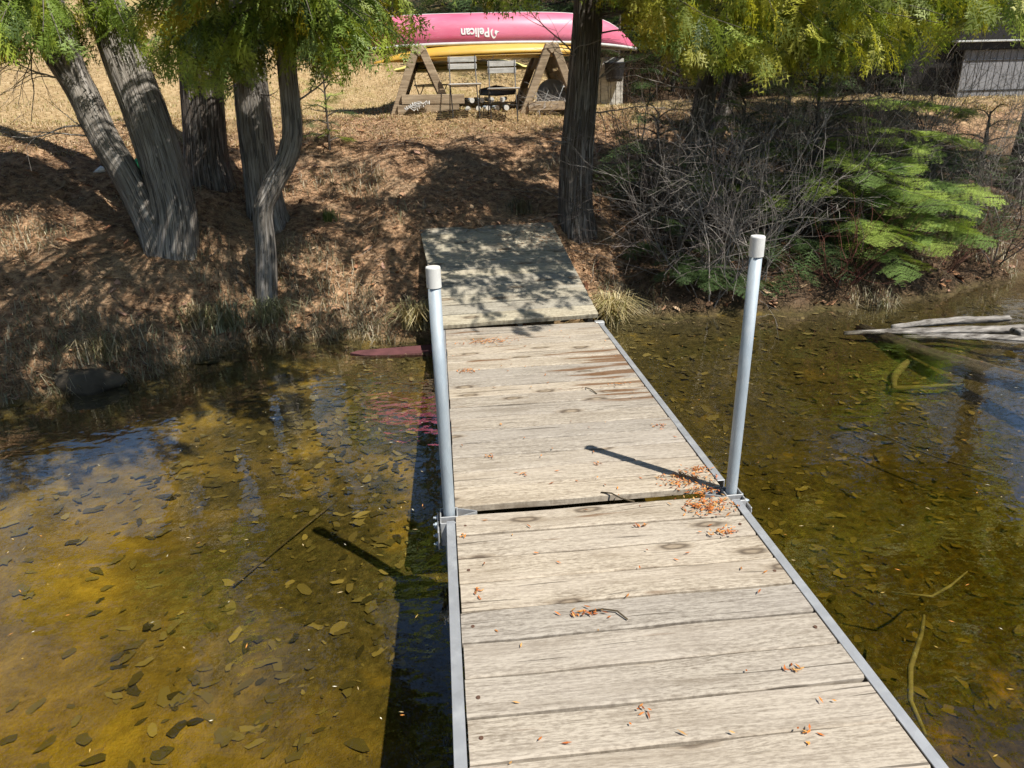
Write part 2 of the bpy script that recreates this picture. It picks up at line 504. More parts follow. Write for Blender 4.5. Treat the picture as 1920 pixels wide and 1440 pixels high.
# ------------------------------------------------------------------ the setting: ground and water
SX = [-60, -8, -5, -3.1, -2.5, -2.0, -1.5, -0.9, -0.4, 0.6, 1.5, 2.4, 3.2, 4.2, 5.2, 6.2, 9, 60]
SY = [-6, 0.6, 1.5, 2.25, 2.42, 2.85, 3.35, 3.35, 3.2, 3.3, 3.5, 3.5, 3.4, 3.5, 3.9, 4.3, 5.2, 12]
PS = [-90, -20, -8, -4, -2.7, -1, 0, .15, .4, 1.0, 2.0, 3.2, 4.0, 5.5, 7, 9, 12, 20, 40, 120]
PZ = [-9, -4, -1.3, -.62, -.46, -.33, -.25, -.12, .04, .42, .80, 1.24, 1.44, 1.54, 1.86, 2.55, 3.7, 6.6, 11, 18]
WATER = -0.25


def shore(x): return np.interp(x, SX, SY) + 0.05 * np.sin(x * 7.3 + 1) + 0.035 * np.sin(x * 15.1)


def H(x, y):
    x = np.asarray(x, float); y = np.asarray(y, float)
    s = y - shore(x)
    z = np.interp(s, PS, PZ)
    k = np.clip((s + 0.2) / 1.5, 0, 1)
    z = z + k * (0.022 * np.sin(x * 3.1 + y * 1.7) + 0.018 * np.sin(x * 1.3 - y * 4.3 + 2) + 0.012 * np.sin(x * 9.2 + 1) * np.sin(y * 8.1))
    z = z - 0.34 * np.clip((x - 1.0) / 1.6, 0, 1) * np.clip((-s - .3) / 3.0, 0, 1) ** 1.1
    z = z + (1 - k) * 0.02 * np.sin(x * 2.3 + 0.6) * np.sin(y * 2.9 + x)
    return z


def axis(parts):
    out = []
    for a, b, d in parts:
        out += list(np.arange(a, b, d))
    out.append(parts[-1][1])
    return np.array(out)


def build_ground():
    gx = axis([(-90, -30, 10), (-30, -9, 1.5), (-9, -5, .35), (-5, 7, .085), (7, 12, .35), (12, 30, 1.5), (30, 90, 10)])
    gy = axis([(-90, -20, 10), (-20, -4, 1.0), (-4, 1.5, .14), (1.5, 6.5, .075), (6.5, 11, .2), (11, 20, 1.0), (20, 120, 8)])
    X, Y = np.meshgrid(gx, gy)
    Z = H(X, Y)
    V = np.stack([X.ravel(), Y.ravel(), Z.ravel()], 1)
    nx, ny = len(gx), len(gy)
    i = np.arange(nx * ny).reshape(ny, nx)
    F = np.stack([i[:-1, :-1].ravel(), i[:-1, 1:].ravel(), i[1:, 1:].ravel(), i[1:, :-1].ravel()], 1)
    me = np_mesh('ground', V, F, smooth=True)
    s = (Y - shore(X)).ravel()
    x, y = X.ravel(), Y.ravel()
    wob = 0.35 * np.sin(x * 1.9) + 0.25 * np.sin(x * 4.7 + 2) + 0.2 * np.sin(y * 3.3 + x)
    lawn = np.clip((s - 3.3 + wob) / 0.7, 0, 1) * (1 - np.clip((x - 2.2) / .4, 0, 1) * np.clip((s - 4.9 + .3 * wob) / .4, 0, 1))
    bed = np.clip((0.10 - s) / 0.14, 0, 1)
    # leaf mats are thick right of the dock and near the shore, thin on the open sand at the left
    leaf = np.clip(0.62 + 0.34 * (x + 1.6) + 0.28 * (y - 0.0), 0.15, 1.15) + .4 * np.clip((s + .9) / .6, 0, 1) + 0.5 * np.clip((x - .6) / .8, 0, 1)  # the shore term also darkens the bed in place of overhang shade
    a = me.attributes.new('Zone', 'FLOAT_COLOR', 'POINT')
    c = np.ones((len(V), 4), dtype=np.float32)
    c[:, 0], c[:, 1], c[:, 2] = lawn, bed, leaf
    a.data.foreach_set('color', c.ravel())
    sl_attr = me.attributes.new('Humus', 'FLOAT', 'POINT')
    sl_attr.data.foreach_set('value', np.maximum(np.clip((x - 1.5) / .5, 0, 1) * np.clip((2.4 - s + .6 * wob) / .6, 0, 1), np.clip((x - 2.2) / .4, 0, 1) * np.clip((s - 4.9 + .3 * wob) / .4, 0, 1)).astype(np.float32))  # near right bank darkened in place of shrub shade; far thicket is dark litter
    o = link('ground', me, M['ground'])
    tag(o, 'needle covered bank rising from the lake bed to a dry lawn', 'ground', kind='structure')


build_ground()
wb = MB().box((0, -40, (WATER - 14) / 2), (178, 101, WATER + 14))
tag(wb.build('lake_water', M['water']), 'clear brown shallow lake water on both sides of the dock', 'water', kind='structure')


# ------------------------------------------------------------------ dock
def plank_mesh(name, L, w, th, rng, segs=14, warp=0.0015):
    """plank along x, its top at z=0, with slightly wandering edges and eased corners"""
    b = 0.006
    prof = [(-w / 2, -th), (w / 2, -th), (w / 2, -b), (w / 2 - b, 0), (-w / 2 + b, 0), (-w / 2, -b)]
    V = []
    ph = rng.random(6) * 6.28
    for i in range(segs + 1):
        x = -L / 2 + L * i / segs
        e1 = 0.0022 * math.sin(x * 5 + ph[0]) + 0.0014 * math.sin(x * 17 + ph[1])
        e2 = 0.0022 * math.sin(x * 6 + ph[2]) + 0.0014 * math.sin(x * 15 + ph[3])
        dz = warp * math.sin(x * 2.4 + ph[4]) + 0.0008 * math.sin(x * 11 + ph[5])
        for k, (y, z) in enumerate(prof):
            V.append((x, y + (e1 if y < 0 else e2), z + (dz if k > 1 else 0)))
    F, n = [], len(prof)
    for i in range(segs):
        for k in range(n):
            k2 = (k + 1) % n
            F.append((i * n + k, (i + 1) * n + k, (i + 1) * n + k2, i * n + k2))
    me = bpy.data.meshes.new(name)
    F += [tuple(range(n))[::-1][::-1], tuple(segs * n + k for k in range(n))[::-1]]
    me.from_pydata(V, [], F)
    me.update()
    bm = bmesh.new(); bm.from_mesh(me)
    bmesh.ops.recalc_face_normals(bm, faces=bm.faces)
    bm.to_mesh(me); bm.free()
    return me


DW = 1.22
r0 = np.random.default_rng(5)


def section(root, y_list, mat, pw, x0, x1, z=0.0, th=0.031):
    out = []
    for y in y_list:
        me = plank_mesh('plank', x1 - x0 - 0.004 - r0.random() * 0.008, pw - 0.006 - r0.random() * .003, th, r0)
        o = link('plank', me, mat, root, ((x0 + x1) / 2 + (r0.random() - .5) * .004, y, z + (r0.random() - .5) * .003))
        o.rotation_euler = ((r0.random() - .5) * .012, 0, (r0.random() - .5) * .004)
        out.append(o)
    return out


def rail(root, x, y0, y1, side):
    m = MB()
    m.box((x, (y0 + y1) / 2, -0.002), (0.034, y1 - y0, 0.005), bev=0.001)         # top flange
    m.box((x + side * 0.0148, (y0 + y1) / 2, -0.064), (0.0045, y1 - y0, 0.119))     # web
    m.box((x, (y0 + y1) / 2, -0.1265), (0.034, y1 - y0, 0.005))                      # foot flange
    return m.build('side_rail', M['alu'], root)


near = empty('dock_section', (0, 0, 0), 'weathered plank dock section nearest the camera with grey metal side rails', 'dock', 'dock sections')
PITCHY = 0.1475
ys_near = [-0.021 - PITCHY * i for i in range(21)]
near_planks = section(near, ys_near, M['plank'], PITCHY, 0.036, DW - 0.036)
rail(near, 0.018, -3.15, 0.015, -1)
rail(near, DW - 0.018, -3.15, 0.015, 1)
# screw heads near the plank ends
for i, y in enumerate(ys_near[:11]):
    for x in (0.075, DW - 0.075):
        if r0.random() < 0.55:
            MB().tube([(0, 0, -0.004), (0, 0, 0.0022)], 0.006, 8).build('screw', M['rust'], near_planks[i], (x - near_planks[i].location.x, (r0.random() - .5) * .05, .0015))
    # frame beneath
for y in (-0.16, -1.1, -2.2, -3.1):
    MB().box((DW / 2, y, -0.085), (DW - 0.08, 0.05, 0.07)).build('cross_beam', M['alu'], near)


def bracket(root, x, side):
    """cast corner bracket with pipe sleeve, gusset webs, clamp plate and bolts"""
    e = MB()
    y = 0.075
    q = .034
    e.box((x, y + q, -.05), (2 * q, .005, .11), bev=.001)
    e.box((x, y - q, -.05), (2 * q, .005, .11), bev=.001)
    e.box((x - q, y, -.05), (.005, 2 * q + .006, .11), bev=.001)
    e.box((x + q, y, -.05), (.005, 2 * q + .006, .11), bev=.001)
    e.box((x, y - .072, -.052), (2 * q, .005, .105), bev=.001)
    e.box((x - q, y - .054, -.052), (.005, .032, .105), bev=.001)
    e.box((x + q, y - .054, -.052), (.005, .032, .105), bev=.001)
    # gussets running in under the joint
    e.bar((x - side * q, y + q, -.045), (x - side * .115, y + .004, -.045), .005, .09)
    e.bar((x - side * q, y - q, -.045), (x - side * .115, y - .002, -.045), .005, .09)
    b = e.build('corner_bracket', M['cast'], root)
    p = MB()
    p.box((x + side * .045, y - .03, -.06), (.007, .15, .085), bev=.003)
    p.build('clamp_plate', M['cast'], b)
    for dy, dz in ((.03, -.035), (-.03, -.03), (-.065, -.06), (-.085, -.085), (.03, -.08)):
        q = MB().tube([(x + side * .046, y + dy, dz), (x + side * .058, y + dy, dz)], .0095, 6, smooth=False)
        q.tube([(x + side * .0575, y + dy, dz), (x + side * .066, y + dy, dz)], .005, 8)
        q.build('bolt', M['galv'], b)


bracket(near, 0.012, -1)
bracket(near, DW - 0.012, 1)

mid = empty('dock_section', (0, 0.10, 0), 'middle plank dock section with rust brown stains along its side', 'dock', 'dock sections')
npl = 17
pm = (2.645 - 0.125) / npl
section(mid, [pm * (i + .5) + 0.022 for i in range(npl)], M['plank'], pm, 0.036, DW - 0.036)
rail(mid, 0.018, 0.075, 2.545, -1)
rail(mid, DW - 0.018, 0.075, 2.545, 1)
for y in (0.22, .9, 1.8, 2.4):
    MB().box((DW / 2, y, -0.085), (DW - 0.08, 0.05, 0.07)).build('cross_beam', M['alu'], mid)
MB().box((DW - .02, 2.53, -.01), (.07, .05, .03), bev=.003).box((DW - .012, 2.50, -.06), (.03, .09, .09), bev=.003).build('end_bracket', M['cast'], mid)

# ramp from the bank down onto the middle section
RL = 1.80
ramp = empty('dock_ramp', (0.605, 2.655, 0.045), 'greenish plank ramp sloping up from the dock to the bank, dappled with shade', 'ramp')
dx, dy, dz = -0.125, 1.72, 0.44
ramp.rotation_euler = (math.atan2(dz, math.hypot(dx, dy)), 0, math.atan2(-dx, dy))
RLEN = math.sqrt(dx * dx + dy * dy + dz * dz)
nr = 12
pr = RLEN / nr
for i in range(nr):
    wd = 1.205 + 0.055 * i / nr
    me = plank_mesh('plank', wd, pr - 0.009, 0.036, r0, 12, 0.002)
    o = link('plank', me, M['ramp'], ramp, (0, pr * (i + .5), (r0.random() - .5) * .004))
    o.rotation_euler = ((r0.random() - .5) * .015, 0, (r0.random() - .5) * .006)
for x in (-.55, 0, .55):
    MB().box((x, RLEN / 2, -.086), (.04, RLEN - .04, .09), bev=.004).build('stringer', M['oldwood'], ramp)


def dock_pole(x, y, h, lean, label):
    e = empty('dock_pole', (x, y, 0), label, 'pole', 'dock poles')
    e.rotation_euler = lean
    MB().tube([(0, 0, -.75), (0, 0, 0), (0, 0, h * .5), (0, 0, h - .06)], .0235, 28).build('pipe', M['galv'], e)
    m = MB()
    m.tube([(0, 0, h - .075), (0, 0, h - .004), (0, 0, h)], [.0272, .0272, .0248], 36, smooth=False)
    m.build('cap', M['cap'], e)


dock_pole(0.014, 0.075, 1.02, (0, 0, 0), 'galvanised dock pole with white cap standing in front of the ramp')
dock_pole(DW - 0.014, 0.075, 1.08, (0.01, 0.0, 0), 'galvanised dock pole with white cap standing in front of the bare shrubs')

# the red board that lies in the water under the far end of the dock
rb = MB()
rb.prism([(-.72, .02), (-.60, -.03), (0, -.10), (1.20, -.10), (1.20, .08), (0, .08), (-.66, .055)], ((0, 2.93, -.262), (1, .02, 0), (0, .96, .20)), .022)
tag(rb.build('sunken_board', M['redboard']), 'dark red painted board lying in the water under the dock end', 'board')


# ------------------------------------------------------------------ trees: trunks
def catmull(pts, n):
    P = np.array(pts, float)
    P = np.vstack([2 * P[0] - P[1], P, 2 * P[-1] - P[-2]])
    out = []
    m = len(P) - 3
    for u in np.linspace(0, m - 1e-6, n):
        i = int(u); t = u - i
        a, b, c, d = P[i:i + 4]
        out.append(.5 * (2 * b + (c - a) * t + (2 * a - 5 * b + 4 * c - d) * t * t + (3 * b - a - 3 * c + d) * t ** 3))
    return np.array(out)


def trunk_mesh(name, pts, rads, seed, seg=56, step=0.04, flare=0.25, flute=0.09, strips=0):
    rng = np.random.default_rng(seed)
    P0 = np.array(pts, float)
    L = np.linalg.norm(np.diff(P0, axis=0), axis=1).sum()
    n = max(8, int(L / step))
    P = catmull(pts, n)
    r = np.interp(np.linspace(0, 1, n), np.linspace(0, 1, len(rads)), rads)
    T = np.gradient(P, axis=0)
    T /= np.linalg.norm(T, axis=1)[:, None]
    ref = np.array([1.0, 0, 0])
    ang = np.linspace(0, 2 * PI, seg + 1)
    d = np.concatenate([[0], np.cumsum(np.linalg.norm(np.diff(P, axis=0), axis=1))])
    ks = [(2, .8), (3, 1.0), (5, .8), (8, .5), (13, .35), (19, .25)]
    ph = rng.random((len(ks), 3)) * 6.28
    V, UV = [], []
    for i in range(n):
        ref = ref - T[i] * ref.dot(T[i]); ref /= np.linalg.norm(ref)
        bi = np.cross(T[i], ref)
        f = np.zeros(seg + 1)
        for (k, a), (p1, p2, p3) in zip(ks, ph):
            f += a * np.sin(k * ang + p1 + 0.45 * math.sin(d[i] * 1.3 + p2) + d[i] * .25) * (0.75 + .25 * math.sin(d[i] * 3.1 + p3))
        fl = flare * math.exp(-d[i] / 0.16)
        rr = r[i] * (1 + flute * f * (0.45 + 2.2 * fl)) * (1 + fl * (1 + .45 * np.sin(4 * ang + ph[0, 0])))
        V.append(P[i] + np.outer(np.cos(ang) * rr, ref) + np.outer(np.sin(ang) * rr, bi))
        UV.append(np.stack([ang / (2 * PI) * (2 * PI * rads[0]) * 1.0, np.full(seg + 1, d[i])], 1))
    V = np.concatenate(V); UV = np.concatenate(UV)
    i = np.arange(n * (seg + 1)).reshape(n, seg + 1)
    F = np.stack([i[:-1, :-1].ravel(), i[:-1, 1:].ravel(), i[1:, 1:].ravel(), i[1:, :-1].ravel()], 1)
    if strips:
        Vr = V.reshape(n, seg + 1, 3)
        sv, sf, sc = [], [], []
        for _ in range(strips):
            k = int(rng.integers(seg)); ln_ = int(rng.integers(4, 13)); i0 = int(rng.integers(0, max(1, n - ln_ - 1)))
            idx = np.arange(i0, min(n, i0 + ln_))
            c0 = Vr[idx, k]
            nr_ = c0 - P[idx]; nr_ /= np.linalg.norm(nr_, axis=1)[:, None]
            tg = np.cross(T[idx], nr_)
            w_ = (.004 + .006 * rng.random()) * np.sin(np.linspace(.25, PI - .25, len(idx)))[:, None]
            lift = (.003 + .009 * rng.random() * np.abs(np.linspace(-1, 1, len(idx))) ** 2)[:, None]
            drift = np.cumsum((rng.random(len(idx)) - .5) * .004)[:, None]
            b0 = sum(len(q) for q in sv)
            sv.append(np.concatenate([c0 + nr_ * lift + tg * (drift - w_), c0 + nr_ * lift + tg * (drift + w_)]))
            m_ = len(idx); a_ = np.arange(m_ - 1)
            sf.append(np.stack([a_, a_ + m_, a_ + m_ + 1, a_ + 1], 1) + b0)
            g_ = .09 + .27 * rng.random() ** 1.3
            sc.append(np.broadcast_to(np.array([g_ * 1.04, g_ * .95, g_ * .85]), (2 * m_, 3)))
        return np_mesh(name, V, F, smooth=True, uv=UV), P, np_mesh('bark_strips', np.concatenate(sv), np.concatenate(sf), np.concatenate(sc))
    return np_mesh(name, V, F, smooth=True, uv=UV), P


# ------------------------------------------------------------------ foliage templates
def tri_acc():
    return {'v': [], 'f': []}


def add_tri(A, a, b, c):
    n = len(A['v'])
    A['v'] += [a, b, c]
    A['f'].append((n, n + 1, n + 2))


def cedar_template(seed, nb=8, npn=3, lod=.55):
    """flat fan-shaped cedar frond, unit length along +y, thin scale-leaved pinnae"""
    rng = np.random.default_rng(seed)
    A = tri_acc()
    def zz(p): return -0.30 * p[1] ** 2 - 0.25 * p[0] ** 2
    def put(p, d, L, w):
        d = d / np.linalg.norm(d)
        q = np.array([-d[1], d[0]])
        a, b, c = p - q * w, p + q * w, p + d * L
        j = (rng.random(3) - .5) * .05
        add_tri(A, (*a, zz(a) + j[0]), (*b, zz(b) + j[0]), (*c, zz(c) + j[1]))
    put(np.array([0, 0.]), np.array([0.02, 1.]), 1.0, 0.012)
    for i in range(nb):
        for sgn in (-1, 1):
            t = 0.10 + 0.86 * (i + rng.random() * .6) / nb
            L = (0.16 + 0.36 * math.sin(PI * min(1, (1 - t) * 1.25 + .08))) * (0.75 + .5 * rng.random())
            an = math.radians(34 + 22 * rng.random())
            d = np.array([sgn * math.sin(an), math.cos(an)])
            p0 = np.array([0, t])
            put(p0, d, L, 0.010)
            for k in range(npn):
                u = (k + .6 + .4 * rng.random()) / npn
                pl = L * (0.42 * (1 - u) + .16) * (0.8 + .5 * rng.random())
                for s2 in (-1, 1):
                    a2 = math.radians(30 + 22 * rng.random()) * s2
                    dd = np.array([d[0] * math.cos(a2) - d[1] * math.sin(a2), d[0] * math.sin(a2) + d[1] * math.cos(a2)])
                    put(p0 + d * L * u, dd, pl * (1.0 if lod > .5 else 1.1), 0.0125 / lod)
    return np.array(A['v']), np.array(A['f'])


def fir_template(seed, nt=9, nn=11):
    """flat fir spray, unit length: twigs with two-ranked needles"""
    rng = np.random.default_rng(seed)
    A = tri_acc()
    def needle(p, d, L, w):
        d = d / np.linalg.norm(d)
        q = np.cross(d, (0, 0, 1.0)); q /= np.linalg.norm(q) + 1e-9
        add_tri(A, tuple(p - q * w), tuple(p + q * w), tuple(p + d * L))
    def twig(p0, d, L, n, nl):
        d = d / np.linalg.norm(d)
        q = np.cross(d, (0, 0, 1.0)); q /= np.linalg.norm(q)
        needle(p0, d, L, 0.008)
        for i in range(n):
            u = (i + rng.random() * .7) / n
            p = p0 + d * L * u + np.array([0, 0, -.12 * (L * u) ** 2])
            for s in (-1, 1):
                needle(p, q * s * (0.85 + .2 * rng.random()) + d * (.45 + .3 * rng.random()) + np.array([0, 0, .25 * rng.random() - .02]), nl * (.8 + .4 * rng.random()), .0085)
            if i % 2: needle(p, d + np.array([0, 0, .9]) + (rng.random(3) - .5) * .6, nl * .8, .008)
    twig(np.zeros(3), np.array([0, 1.0, 0]), 1.0, int(nn * 2), .075)
    for i in range(nt):
        for s in (-1, 1):
            t = .10 + .84 * (i + .5 * rng.random()) / nt
            L = (.50 * (1 - t) + .12) * (.8 + .4 * rng.random())
            a = math.radians(42 + 14 * rng.random())
            twig(np.array([0, t, 0]), np.array([s * math.sin(a), math.cos(a), -.08 + .12 * rng.random()]), L, max(4, int(nn * L * 2.6)), .068)
    return np.array(A['v']), np.array(A['f'])


CED = [cedar_template(s) for s in range(5)]
CEDL = [cedar_template(50 + s, 7, 3, .27) for s in range(4)]
FIR = [fir_template(s) for s in range(5)]
FIRL = [fir_template(60 + s, 6, 4) for s in range(3)]


class Foliage:
    """gathers frond placements, writes them out as one triangle mesh"""
    def __init__(s): s.it = []

    def add(s, tpl, pos, d, n, size, col): s.it.append((tpl, pos, d, n, size, col))

    def mesh(s, name):
        V, F, C = [], [], []
        off = 0
        for tpl, pos, d, n, size, col in s.it:
            v, f = tpl
            d = d / (np.linalg.norm(d) + 1e-9)
            x = np.cross(d, n); x /= np.linalg.norm(x) + 1e-9
            z = np.cross(x, d)
            R = np.stack([x, d, z], 0)
            V.append((v * size) @ R + pos)
            F.append(f + off)
            off += len(v)
            C.append(np.broadcast_to(np.asarray(col), (len(v), 3)))
        return np_mesh(name, np.concatenate(V), np.concatenate(F), np.concatenate(C))


def branch_tubes(name, lines, seg=5):
    """lines: list of (points (n,3), r0, r1, colour) -> one mesh of tapered tubes"""
    V, F, C = [], [], []
    off = 0
    a = np.arange(seg) * 2 * PI / seg
    for P, ra, rb_, col in lines:
        P = np.asarray(P, float)
        n = len(P)
        T = np.gradient(P, axis=0)
        T /= np.linalg.norm(T, axis=1)[:, None] + 1e-9
        ref = np.cross(T, np.array([0.31, 0.87, 0.39])); ref /= np.linalg.norm(ref, axis=1)[:, None] + 1e-9
        bi = np.cross(T, ref)
        r = np.linspace(ra, rb_, n)
        ring = P[:, None, :] + (ref[:, None, :] * np.cos(a)[None, :, None] + bi[:, None, :] * np.sin(a)[None, :, None]) * r[:, None, None]
        V.append(ring.reshape(-1, 3))
        i = np.arange(n * seg).reshape(n, seg)
        j = np.roll(i, -1, axis=1)
        F.append(np.stack([i[:-1].ravel(), j[:-1].ravel(), j[1:].ravel(), i[1:].ravel()], 1) + off)
        off += n * seg
        C.append(np.broadcast_to(np.asarray(col), (n * seg, 3)))
    return np_mesh(name, np.concatenate(V), np.concatenate(F), np.concatenate(C), smooth=True)


def bough(F, lines, p0, p1, sag, nf, fl, tpls, colf, rng, start=0.35, bark=(0.16, 0.14, 0.12), r=0.014, droop=0.55, flat=0.35):
    """a limb from p0 to p1 that arcs and sags, with fronds along its outer part"""
    p0, p1 = np.asarray(p0, float), np.asarray(p1, float)
    L = np.linalg.norm(p1 - p0)
    t = np.linspace(0, 1, max(6, int(L / .12)))
    P = p0 + np.outer(t, p1 - p0)
    P[:, 2] += sag * 4 * t * (1 - t)
    w = rng.random(4) * 6.28
    P[:, 0] += .05 * L * np.sin(t * 5 + w[0]) * t * (1 - t) * 2
    P[:, 1] += .05 * L * np.sin(t * 6 + w[1]) * t * (1 - t) * 2
    lines.append((P, r, r * .22, bark))
    T = np.gradient(P, axis=0)
    T /= np.linalg.norm(T, axis=1)[:, None]
    for k in range(nf):
        u = start + (1 - start) * (k + rng.random()) / nf
        i = min(len(P) - 1, int(u * (len(P) - 1)))
        tan = T[i]
        side = np.cross(tan, (0, 0, 1.0)); side /= np.linalg.norm(side) + 1e-9
        s = 1 if k % 2 else -1
        d = tan * (.5 + .5 * rng.random()) + side * s * (.35 + .6 * rng.random()) + np.array([0, 0, -droop * (.4 + rng.random())])
        n = np.array([0, 0, 1.0]) * flat + side * s * .3 + (rng.random(3) - .5) * 1.0
        F.add(tpls[int(rng.integers(len(tpls)))], P[i], d, n, fl * (.65 + .6 * rng.random()), colf(rng))


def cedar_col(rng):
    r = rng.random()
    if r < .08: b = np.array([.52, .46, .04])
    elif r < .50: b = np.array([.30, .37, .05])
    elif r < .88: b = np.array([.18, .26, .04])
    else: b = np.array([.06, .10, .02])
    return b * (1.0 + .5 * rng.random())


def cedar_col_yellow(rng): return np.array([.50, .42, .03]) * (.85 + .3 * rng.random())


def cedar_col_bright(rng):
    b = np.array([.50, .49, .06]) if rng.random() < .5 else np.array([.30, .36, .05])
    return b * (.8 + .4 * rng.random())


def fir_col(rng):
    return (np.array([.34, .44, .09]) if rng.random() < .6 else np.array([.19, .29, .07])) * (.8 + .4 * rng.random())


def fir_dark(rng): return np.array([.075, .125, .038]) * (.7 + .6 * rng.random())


# ------------------------------------------------------------------ trees near the shore
def up_on(pts, *more):
    return list(pts) + list(more)


A1 = [(-2.25, 3.62, 0.22), (-2.26, 3.62, 0.42), (-2.31, 3.66, 0.68), (-2.42, 3.72, 1.01), (-2.58, 3.8, 1.36), (-2.71, 3.9, 1.7), (-2.87, 4.0, 1.99), (-3.02, 4.1, 2.28), (-3.3, 4.1, 2.95), (-3.5, 3.9, 4.0), (-3.5, 3.6, 5.2)]
A1b = [(-2.66, 3.86, 1.62), (-2.74, 3.92, 1.95), (-2.78, 3.95, 2.3), (-2.85, 3.98, 2.7), (-2.9, 3.8, 3.6)]
A2 = [(-2.14, 3.68, 0.20), (-2.15, 3.68, 0.4), (-2.12, 3.72, 0.7), (-2.16, 3.8, 1.08), (-2.25, 3.9, 1.53), (-2.36, 4.0, 1.92), (-2.45, 4.1, 2.24), (-2.58, 4.2, 2.8), (-2.7, 4.1, 4.0), (-2.6, 3.8, 5.6)]
B = [(-2.12, 4.9, 0.68), (-2.12, 4.9, 0.9), (-2.12, 4.92, 1.12), (-2.09, 4.95, 1.5), (-2.06, 5.0, 1.92), (-2.02, 5.05, 2.32), (-1.97, 5.05, 2.9), (-1.85, 4.9, 4.2), (-1.8, 4.6, 5.4)]
Cc = [(-1.57, 4.6, 0.42), (-1.57, 4.6, 0.62), (-1.57, 4.6, 0.89), (-1.57, 4.62, 1.27), (-1.56, 4.65, 1.72), (-1.56, 4.7, 2.11), (-1.55, 4.75, 2.7), (-1.5, 4.6, 4.0), (-1.4, 4.2, 5.4)]
D = [(-1.5, 3.72, -0.12), (-1.48, 3.73, 0.1), (-1.44, 3.75, 0.45), (-1.42, 3.78, 0.77), (-1.32, 3.8, 0.96), (-1.18, 3.82, 1.17), (-1.11, 3.84, 1.37), (-1.1, 3.88, 1.62), (-1.09, 3.9, 1.93), (-1.06, 3.92, 2.27), (-1.03, 3.95, 2.7), (-.9, 3.7, 3.7)]
Ee = [(1.37, 4.36, 0.18), (1.36, 4.38, 0.4), (1.35, 4.42, 0.65), (1.37, 4.45, 1.09), (1.42, 4.5, 1.56), (1.46, 4.52, 2.05), (1.49, 4.55, 2.6), (1.55, 4.5, 3.8), (1.6, 4.2, 5.2)]
F1 = [(2.5, 4.72, 0.3), (2.53, 4.75, 0.52), (2.62, 4.8, 1.03), (2.7, 4.85, 1.48), (2.79, 4.95, 1.91), (2.86, 5.0, 2.34), (2.95, 5.05, 2.9), (3.05, 4.9, 4.2)]
F2 = [(3.22, 6.0, 0.85), (3.28, 6.0, 1.11), (3.39, 6.0, 1.51), (3.45, 6.05, 1.91), (3.5, 6.1, 2.5), (3.55, 6.0, 3.4)]

def moved(pts, d): return [(p[0] + d[0], p[1] + d[1], p[2] + d[2]) for p in pts]


A1, A1b, A2 = (moved(q, (-.06, .17, .03)) for q in (A1, A1b, A2))
B, Cc, Ee = moved(B, (-.05, .13, .03)), moved(Cc, (-.03, .10, .02)), moved(Ee, (.02, .11, .02))
TREES = {}


def cedar(key, label, trunks, bark='bark'):
    base = trunks[0][0][0]
    e = empty('cedar_tree', (0, 0, 0), label, 'tree', 'cedars along the bank')
    e.location = base
    axes = []
    for k, (pts, rads, fl) in enumerate(trunks):
        me, P, sm_ = trunk_mesh('trunk', pts, rads, 17 * len(TREES) + k, flare=fl, strips=int(2600 * rads[0]))
        o = link('trunk', me, M[bark], e)
        o.location = (-base[0], -base[1], -base[2])
        tag(link('bark_strips', sm_, M['litter'], o), kind='stuff')
        axes.append(P)
    TREES[key] = dict(root=e, P=np.concatenate(axes), F=Foliage(), lines=[], base=np.array(base))


cedar('A', 'leaning twin-trunk cedar at the water edge, its thick grey trunks joined at the base',
      [(A2, [.185, .185, .18, .175, .17, .165, .15, .10, .05], .24), (A1, [.12, .12, .118, .115, .115, .11, .095, .07, .04], .26), (A1b, [.085, .08, .075, .06, .03], 0)])
cedar('B', 'broad dark cedar trunk standing behind the twin-trunk tree', [(B, [.205, .20, .19, .185, .175, .16, .12, .05], .40)], 'bark2')
cedar('C', 'straight cedar trunk with a sunlit flank directly behind the crooked thin one', [(Cc, [.165, .16, .155, .15, .145, .135, .10, .05], .34)])
cedar('D', 'thin crooked cedar with an elbow bend rooted at the shoreline', [(D, [.088, .085, .08, .08, .08, .078, .07, .05, .025], .15)])
cedar('E', 'single dark cedar trunk beside the top of the ramp', [(Ee, [.175, .168, .158, .15, .142, .13, .10, .04], .26)], 'bark2')
cedar('F', 'slender dark cedar leaning behind the bare shrubs', [(F1, [.125, .115, .11, .10, .09, .06, .03], .25)], 'bark2')
cedar('G', 'small dark cedar trunk farthest back behind the bare shrubs', [(F2, [.10, .09, .085, .075, .04], .25)], 'bark2')
cedar('K', 'grey cedar with its trunk out past the shed side of the bank',
      [([(6.9, 5.6, .25), (6.9, 5.6, .8), (6.85, 5.5, 1.8), (6.7, 5.3, 3.0), (6.6, 5.1, 4.6), (6.5, 5.0, 6.8)], [.15, .14, .12, .10, .07, .03], .25)], 'bark2')

# underside of the hanging foliage (x, z at the shore line)
EX = [-4.2, -3.06, -2.84, -2.63, -2.32, -1.96, -1.77, -1.5, -1.2, -0.94, -0.72, -0.38, -0.12, 0.04, 0.45, 0.86, 1.27, 1.61, 1.92, 2.27, 2.67, 3.03, 3.49, 3.84, 4.19, 4.6, 4.94, 6.5]
EZ = [1.9, 2.02, 2.0, 1.98, 1.99, 1.88, 1.72, 1.66, 1.81, 1.90, 1.80, 1.86, 2.04, 2.20, 2.26, 2.30, 2.30, 2.32, 2.02, 1.80, 1.80, 1.80, 1.76, 1.82, 2.00, 2.08, 2.06, 2.0]


def limb_from(key, target, rng, dz=.15):
    P = TREES[key]['P']
    w = np.abs(P[:, 2] - (target[2] + dz + .35 * rng.random())) + .25 * np.hypot(P[:, 0] - target[0], P[:, 1] - target[1])
    w = np.where(P[:, 2] < 1.5, 99, w)
    return P[int(np.argmin(w))]


